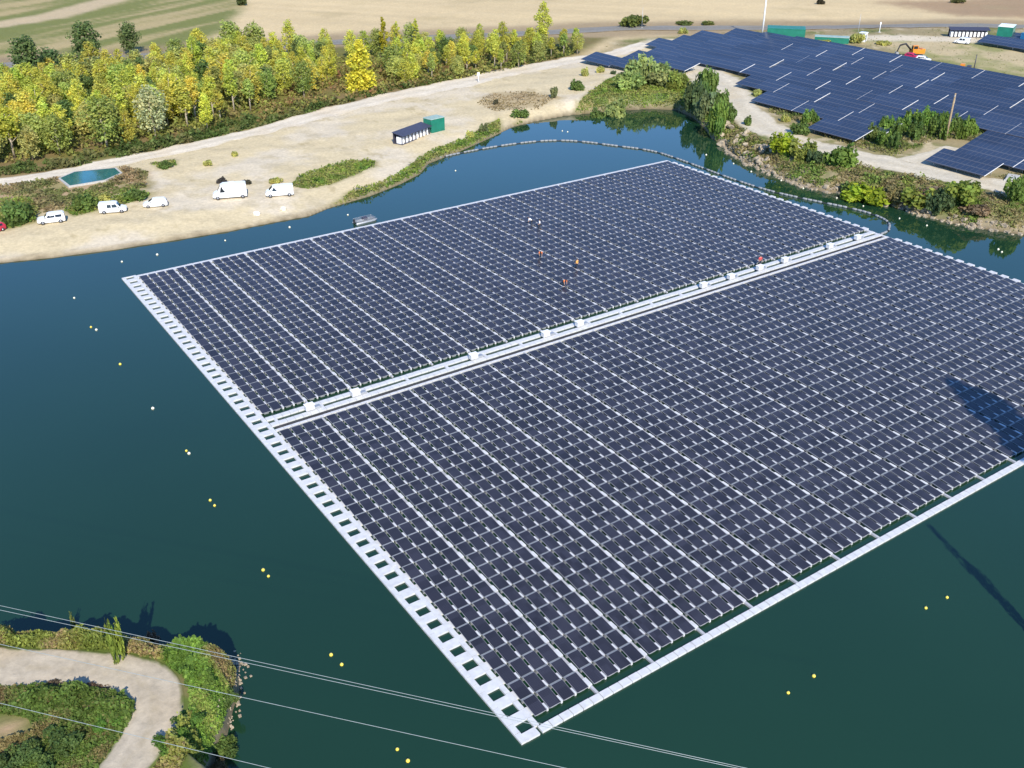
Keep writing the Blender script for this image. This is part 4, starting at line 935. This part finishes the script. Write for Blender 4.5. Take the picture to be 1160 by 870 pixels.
# ------------------------------------------------------------------ containers, sheds and plant
def container(label, pxa, pxb, w, h, m, roofm, name='container', cat='container'):
    a, c = G(*pxa), G(*pxb); d = c-a; L = math.hypot(d.x, d.y); az = math.atan2(d.y, d.x)
    o = thing(name, label, cat, (a.x, a.y, min(a.z, c.z)), az)
    b = MB(); b.box(.06,L-.06,.06,w-.06,.1,h-.1)
    n = int(L/.28)
    for i in range(n):      # corrugation ribs
        x = .15+(L-.3)*i/n; b.box(x,x+.12,.02,.058,.2,h-.2); b.box(x,x+.12,w-.058,w-.02,.2,h-.2)
    ny = int(w/.28)
    for i in range(ny):
        y = .15+(w-.3)*i/ny; b.box(.02,.058,y,y+.12,.2,h-.2); b.box(L-.058,L-.02,y,y+.12,.2,h-.2)
    b.build('wall', m, o)
    b = MB()
    for x in (0, L-.14):
        for y in (0, w-.14): b.box(x,x+.14,y,y+.14,0,h-.15)
    for y in (0, w-.12): b.box(.14,L-.14,y,y+.12,0,.12)
    b.build('frame', m, o)
    b = MB(); b.box(-.04,L+.04,-.04,w+.04,h-.14,h,0,.03)
    for i in range(n//2): x = .2+(L-.4)*i/(n//2); b.box(x,x+.14,.1,w-.1,h+.001,h+.04)
    b.build('roof', roofm, o)
    b = MB(); b.box(L+.0,L+.03,.25,w/2-.02,.25,h-.25); b.box(L+.0,L+.03,w/2+.02,w-.25,.25,h-.25); dr = b.build('door', m, o)
    b = MB()
    for y in (w*.3, w*.7): b.tube([(L+.05,y,.3),(L+.05,y,h-.3)], .025, 5)
    b.build('locking_bar', M['steel'], dr); return o
container('green shipping container on the sandy lot beside the long low rack', (489,151), (504,147.5), 2.6, 2.9, M['green'], M['green2'])
container('long green building behind the back of the ground array, beside the white mast', (868,46), (911,46.5), 6, 3.6, M['green'], M['green'], 'green_building', 'building')
container('long low green container with a pale roof, right of the long green building', (922,49), (961,50), 3, 2.0, M['green'], M['green2'])
container('tall green cabin with a white roof at the far right beyond the yard', (1127,47), (1144,48), 6, 4.4, M['green'], M['white'], 'green_cabin', 'cabin')
container('blue container cut by the right photo edge beside the far solar array', (1154,50), (1178,54), 4, 3.2, M['blue'], M['blue'])
def rack(label, pxa, pxb, depth, h, n):
    a, c = G(*pxa), G(*pxb); d = c-a; L = math.hypot(d.x, d.y); az = math.atan2(d.y, d.x); o = thing('storage_rack', label, 'shed', a, az)
    b = MB(); b.add([(-.3,-.45,h*.78),(L+.3,-.45,h*.78),(L+.3,depth,h),(-.3,depth,h),(-.3,-.45,h*.78+.08),(L+.3,-.45,h*.78+.08),(L+.3,depth,h+.08),(-.3,depth,h+.08)], [(3,2,1,0),(4,5,6,7),(0,1,5,4),(1,2,6,5),(2,3,7,6),(3,0,4,7)]); b.build('roof', M['dark'], o)
    for i in range(n+1):
        x = L*i/n; b = MB(); b.box(x-.06,x+.06,0,.12,0,h*.79); b.box(x-.06,x+.06,depth-.2,depth-.08,0,h*.97); b.build('post', M['dark'], o)
    for i in range(n):
        x = L*(i+.5)/n; b = MB(); b.box(x-L/n*.28,x+L/n*.28,.25,depth*.7,.12,h*.62,0,.04); b.build('white_unit', M['white'], o)
    b = MB(); b.box(0,L,depth-.07,depth-.03,.1,h*.95); b.box(0,L,0.05,depth-.1,0,.1); b.build('back_panel', M['dark'], o); return o
rack('long low rack with dark sloping roof and white units, left of the green container', (456,164.5), (487,152), 2.4, 2.3, 8)
rack('long low rack with a row of pale units far beyond the yard', (1076,42), (1119,43), 2.4, 2.6, 10)
# green lined pool
pp = [G(*q) for q in [(66,203),(84,196),(132,191),(139,197),(120,206),(78,213)]]
b = MB(); zc = sum(v.z for v in pp)/6+.28; n = 6; vs = [(v.x, v.y, zc-.9) for v in pp]+[(v.x, v.y, zc) for v in pp]
cx = sum(v.x for v in pp)/6; cy = sum(v.y for v in pp)/6; vs += [(cx+(v.x-cx)*.93, cy+(v.y-cy)*.93, zc) for v in pp]
b.add(vs, [(i, (i+1) % n, n+(i+1) % n, n+i) for i in range(n)]+[(n+i, n+(i+1) % n, 2*n+(i+1) % n, 2*n+i) for i in range(n)])
pl = b.build('water_basin', M['concrete']); tag(pl, 'shallow green water basin beside the gravel road under the grove', 'basin')
b = MB(); b.add([(cx+(v.x-cx)*.94, cy+(v.y-cy)*.94, zc-.03) for v in pp], [tuple(range(6))]); wsf = b.build('water_surface', M['pond'], pl)
# kiosk, masts, poles, posts
p = G(977, 47); o = thing('kiosk', 'small white kiosk right of the low green container', 'kiosk', p, .3)
b = MB(); b.box(-.9,.9,-.9,.9,0,2.5,0,.03); b.build('wall', M['white'], o); b = MB(); b.box(-1.05,1.05,-1.05,1.05,2.502,2.65,0,.03); b.build('roof', M['white'], o); b = MB(); b.box(-.4,.4,-.92,-.902,.1,2.1); b.build('door', M['hdpe2'], o)
def mast(label, px, py, h, r, m, name='mast', cat='mast'):
    p = G(px, py); o = thing(name, label, cat, p); b = MB(); b.tube([(0,0,-.5),(0,0,h*.5),(0,0,h)], [r, r*.8, r*.55], 8); b.build('pole', m, o)
    b = MB(); b.box(-r*2.2,r*2.2,-r*2.2,r*2.2,-.1,.25,0,.03); b.build('base', M['concrete'], o); return o, p
o, p = mast('tall white mast behind the ground array, rising out of the photo', 863, 43, 17, .30, M['white'])
b = MB(); b.box(-.5,.5,-.12,.12,16.6,16.9); b.build('lamp_head', M['steel'], o)
mast('thin pale pole before the big round bush on the tan field', 727, 32, 6.5, .09, M['steel'], 'thin_pole', 'pole')
o, p = mast('short white post at the road left of the yard', 996, 37, 3.2, .14, M['white'], 'road_post', 'post'); b = MB(); b.box(-.3,.3,-.04,.04,2.4,3.1); b.build('sign', M['white'], o)
mast('thin grey pole by the road behind the kiosk', 971, 43, 7, .08, M['steel'], 'thin_pole', 'pole')
o, p = mast('dark slim post at the back edge of the ground array', 1103, 79, 3.8, .16, M['dark'], 'slim_post', 'post')
o, p = mast('white marker post at the foot of the right tree belt', 542, 93, 2.4, .10, M['white'], 'marker_post', 'post'); b = MB(); b.box(-.35,.35,-.03,.03,1.7,2.4); b.build('sign', M['white'], o)
for k, (x, y, c, l) in enumerate([(1090,77,'orange','orange crate left of the dark slim post'),(1097,79,'dark','dark crate touching the dark slim post')]):
    p = G(x, y); o = thing('crate', l, 'crate', p, .4); b = MB(); b.box(-.7,.7,-.5,.5,.12,1.1,0,.04); b.build('box', M[c], o); b = MB(); b.box(-.75,.75,-.55,.55,0,.118); b.build('pallet', M['wood'], o)
p = G(1071, 159); o = thing('utility_pole', 'old wooden utility pole rising from the bushes before the ground array', 'pole', p, .5)
b = MB(); b.tube([(0,0,-.6),(.12,0,4.5),(.32,0,9.2)], [.24,.2,.15], 8); b.build('pole', M['wood'], o)
b = MB(); b.box(-.6,1.2,-.08,.08,8.4,8.6); b.build('crossarm', M['wood'], o)
for x in (-.5, .1, 1.1): b = MB(); b.tube([(x,0,8.6),(x,0,8.72),(x,0,8.9)], [.05,.09,.05], 7); b.build('insulator', M['concrete'], o)
b = MB(); b.box(.35,.8,-.2,.2,7.2,8.0,0,.03); b.build('transformer_box', M['steel'], o)
# sand bags and slabs on the beach
for k, (x, y, l) in enumerate([(291,243,'white sack on the shore below the tall van'),(321,238,'pale sack on the shore below the smaller van')]):
    p = G(x, y); o = link('sack', RK[k].copy(), None, (p.x, p.y, p.z+.2)); o.data.materials.clear(); o.data.materials.append(M['cream'] if k else M['white']); o.scale = (.55,.45,.5); tag(o, l, 'sack')
p = G(1146, 203); o = thing('concrete_slab', 'pale flat slab lying in the grass before the front solar table', 'slab', p, .4); b = MB(); b.box(-2.2,2.2,-1,1,0,.35,0,.05); b.build('slab', M['concrete'], o); b = MB(); b.box(-2,0,-.8,.8,.352,.6,0,.05); b.build('upper_slab', M['concrete'], o)

# ------------------------------------------------------------------ overhead wires, their poles and the trees just outside the frame
def wire(label, pts, z, r=.007):
    P = [ray_pt(float(a), float(b_), z) for a, b_ in pts]; P = [Vector(q) for q in P]
    d0 = (P[0]-P[1]).normalized(); d1 = (P[-1]-P[-2]).normalized(); A = P[0]+d0*28; B_ = P[-1]+d1*28
    n = 40; path = []
    for i in range(n+1):
        t = i/n; q = A.lerp(B_, t); path.append(q)
    b = MB(); b.tube(path, r, 6); return tag(b.build('overhead_wire', M['wire']), label, 'wire', 'overhead wires across the foreground')
wire('overhead wire, topmost of the pair passing below the array corner', [(0,686),(840,869)], 34)
wire('overhead wire, lower of the pair passing below the array corner', [(0,691),(830,869)], 34)
wire('overhead wire crossing the water left of the bottom yellow buoys', [(275,790),(640,870)], 34)
wire('overhead wire lowest in the photo, crossing the peninsula', [(85,817),(305,870)], 34)
KINDS['dense'] = [(leaf_cloud('crown', crown_clumps(13, 3.6, 2.0, 44, 'round'), 6500, .42, core=.1), KINDS['dark'][0][1], 13)]
tree('dense', (56.2,-17.5,ground_z(56.2,-17.5)), 23.5, GR, 'tall dense tree on the near right bank casting its shadow on the array', wide=.5)
tree('slender', (34.6,-22.5,ground_z(34.6,-22.5)), 17.5, GR, 'slender tree on the near right bank casting a thin shadow on the water', wide=.17)
tree('poplar', (64.5,-19.5,ground_z(64.5,-19.5)), 19, GR, 'lower poplar behind the tall dense tree on the near right bank', wide=1.1)

# ------------------------------------------------------------------ workers
def person(label, loc, rz, pose, top, grp=None):
    J = {'pelvis':(0,0,.95),'waist':(0,0,1.12),'chest':(0,.0,1.35),'neck':(0,.0,1.52),'head':(0,.01,1.62),'crown':(0,.01,1.74),
         'sl':(.19,0,1.43),'el':(.27,.02,1.15),'wl':(.27,.14,.92),'hl':(.27,.2,.84),'sr':(-.19,0,1.43),'er':(-.27,.02,1.15),'wr':(-.27,.14,.92),'hr':(-.27,.2,.84),
         'pl':(.1,0,.9),'kl':(.11,.03,.5),'al':(.11,0,.09),'tl':(.12,.16,.04),'pr':(-.1,0,.9),'kr':(-.11,.03,.5),'ar':(-.11,0,.09),'tr':(-.12,.16,.04)}
    if pose == 'bend':
        for k in ('waist','chest','neck','head','crown','sl','sr','el','er','wl','wr','hl','hr'):
            x, y, z = J[k]; dz = z-.95; a = R(60); J[k] = (x, y*math.cos(a)+dz*math.sin(a), .95+dz*math.cos(a)-y*math.sin(a))
        for s, f in (('l',1),('r',-1)):
            sx, sy, sz = J['s'+s]; J['e'+s] = (f*.22, sy+.06, sz-.28); J['w'+s] = (f*.18, sy+.15, sz-.5); J['h'+s] = (f*.17, sy+.18, sz-.6)
    elif pose == 'walk':
        J['kl'] = (.1,.2,.52); J['al'] = (.1,.22,.1); J['tl'] = (.1,.38,.05); J['kr'] = (-.1,-.02,.5); J['ar'] = (-.1,-.28,.14); J['tr'] = (-.1,-.14,.04)
        J['wl'] = (.25,-.1,.93); J['hl'] = (.25,-.12,.84); J['wr'] = (-.25,.28,1.0); J['hr'] = (-.25,.36,.97)
    rad = {'pelvis':.15,'waist':.135,'chest':.155,'neck':.06,'head':.095,'crown':.07,'sl':.075,'el':.05,'wl':.036,'hl':.035,'pl':.1,'kl':.066,'al':.045,'tl':.04}
    E_ = [('pelvis','waist'),('waist','chest'),('chest','neck'),('neck','head'),('head','crown')]
    for s in 'lr': E_ += [('chest','s'+s),('s'+s,'e'+s),('e'+s,'w'+s),('w'+s,'h'+s),('pelvis','p'+s),('p'+s,'k'+s),('k'+s,'a'+s),('a'+s,'t'+s)]
    def skin(keys, edges, grow, name, m, parent):
        me = bpy.data.meshes.new(name); ks = list(keys); me.from_pydata([J[k] for k in ks], [(ks.index(a), ks.index(b_)) for a, b_ in edges], [])
        ob = bpy.data.objects.new(name, me); COL.objects.link(ob); md = ob.modifiers.new('s', 'SKIN'); md.use_smooth_shade = True
        for i, k in enumerate(ks):
            r = rad.get(k, rad.get(k[0]+'l' if len(k) == 2 else k, .05))+grow; me.skin_vertices[0].data[i].radius = (r, r*(.8 if k in ('chest','waist','pelvis') else 1)); me.skin_vertices[0].data[i].use_root = (i == 0)
        sb = ob.modifiers.new('u', 'SUBSURF'); sb.levels = 1; sb.render_levels = 1
        dg = bpy.context.evaluated_depsgraph_get(); res = bpy.data.meshes.new_from_object(ob.evaluated_get(dg)); bpy.data.objects.remove(ob)
        res.name = name; res.materials.clear(); res.materials.append(m); return link(name, res, parent)
    o = skin(J.keys(), E_, 0, 'person', M['skin'], None); o.location = loc; o.rotation_euler.z = rz; tag(o, label, 'person', grp)
    skin(['pelvis','waist','chest','sl','sr','el','er'], [e for e in E_ if set(e) <= {'pelvis','waist','chest','sl','sr','el','er'}], .03, 'jacket', top, o)
    skin(['pelvis','pl','pr','kl','kr','al','ar'], [e for e in E_ if set(e) <= {'pelvis','pl','pr','kl','kr','al','ar'}], .022, 'trousers', M['trousers'], o)
    h = Vector(J['head']); c_ = Vector(J['crown']); b = MB(); u = (c_-h).normalized(); b.tube([h+u*.02, h+u*.07, c_+u*.05, c_+u*.085], [.108,.115,.095,.03], 10); b.build('hair', M['hair'], o)
    return o
for px, py, pose, top, l, rz in [(596,256,'bend',M['shirt'],'worker in white bending over panels in the far half, left one of two in white',.6),(605.5,260,'walk',M['shirt'],'worker in white in the far half, right one of two in white',1.2),
    (612,291,'bend',M['vest'],'worker in orange alone in the far half, below the two in white',2.6),(646,306,'walk',M['vest2'],'worker in amber orange, upper one of two close together',.4),(643,322,'bend',M['vest'],'worker in orange, lower one of two close together',3.0)]:
    q = ray_pt(float(px), float(py), .3); i = round((q[0]-.05)/P_); x = P_*i+.07
    person(l, (x if abs(x-q[0]) < 1.5 else q[0], q[1], .06), rz, pose, top)
person('worker in red standing behind the cabinet on the service walkway', (76.9, 50.95, .09), 2.9, 'stand', M['redshirt'])

# ------------------------------------------------------------------ light, sky, camera
w = bpy.data.worlds.new('World'); C.world = w; w.use_nodes = True; nt = w.node_tree; bg = nt.nodes['Background']
sky = nt.nodes.new('ShaderNodeTexSky'); sky.sky_type = 'NISHITA'; sky.sun_disc = False; sky.sun_elevation = R(SUN_EL); sky.sun_rotation = R(SUN_AZ)
sky.air_density = 1.0; sky.dust_density = 0; sky.ozone_density = 10; sky.altitude = 0
nt.links.new(sky.outputs[0], bg.inputs['Color']); bg.inputs['Strength'].default_value = .15
sd = bpy.data.lights.new('sun', 'SUN'); sd.energy = 4.2; sd.angle = R(.55); sd.color = (1.0, .93, .80); so = link('sun', sd)
dsun = Vector((math.sin(R(SUN_AZ))*math.cos(R(SUN_EL)), math.cos(R(SUN_AZ))*math.cos(R(SUN_EL)), math.sin(R(SUN_EL))))
so.rotation_euler = dsun.to_track_quat('Z', 'Y').to_euler(); so.location = (0, 0, 120)
cd = bpy.data.cameras.new('camera'); cam = link('camera', cd); cd.sensor_fit = 'HORIZONTAL'; cd.sensor_width = 36; cd.lens = 36*F_PX/1160; cd.clip_start = 1; cd.clip_end = 20000
mw = Matrix(((RT[0], UP[0], -FW[0], CAM[0]), (RT[1], UP[1], -FW[1], CAM[1]), (RT[2], UP[2], -FW[2], CAM[2]), (0, 0, 0, 1))); cam.matrix_world = mw
C.camera = cam
vs_ = C.view_settings; C.display_settings.display_device = 'sRGB'; vs_.view_transform = 'Standard'; vs_.look = 'None'; vs_.exposure = .7; vs_.gamma = 1
C.cycles.max_bounces = 6
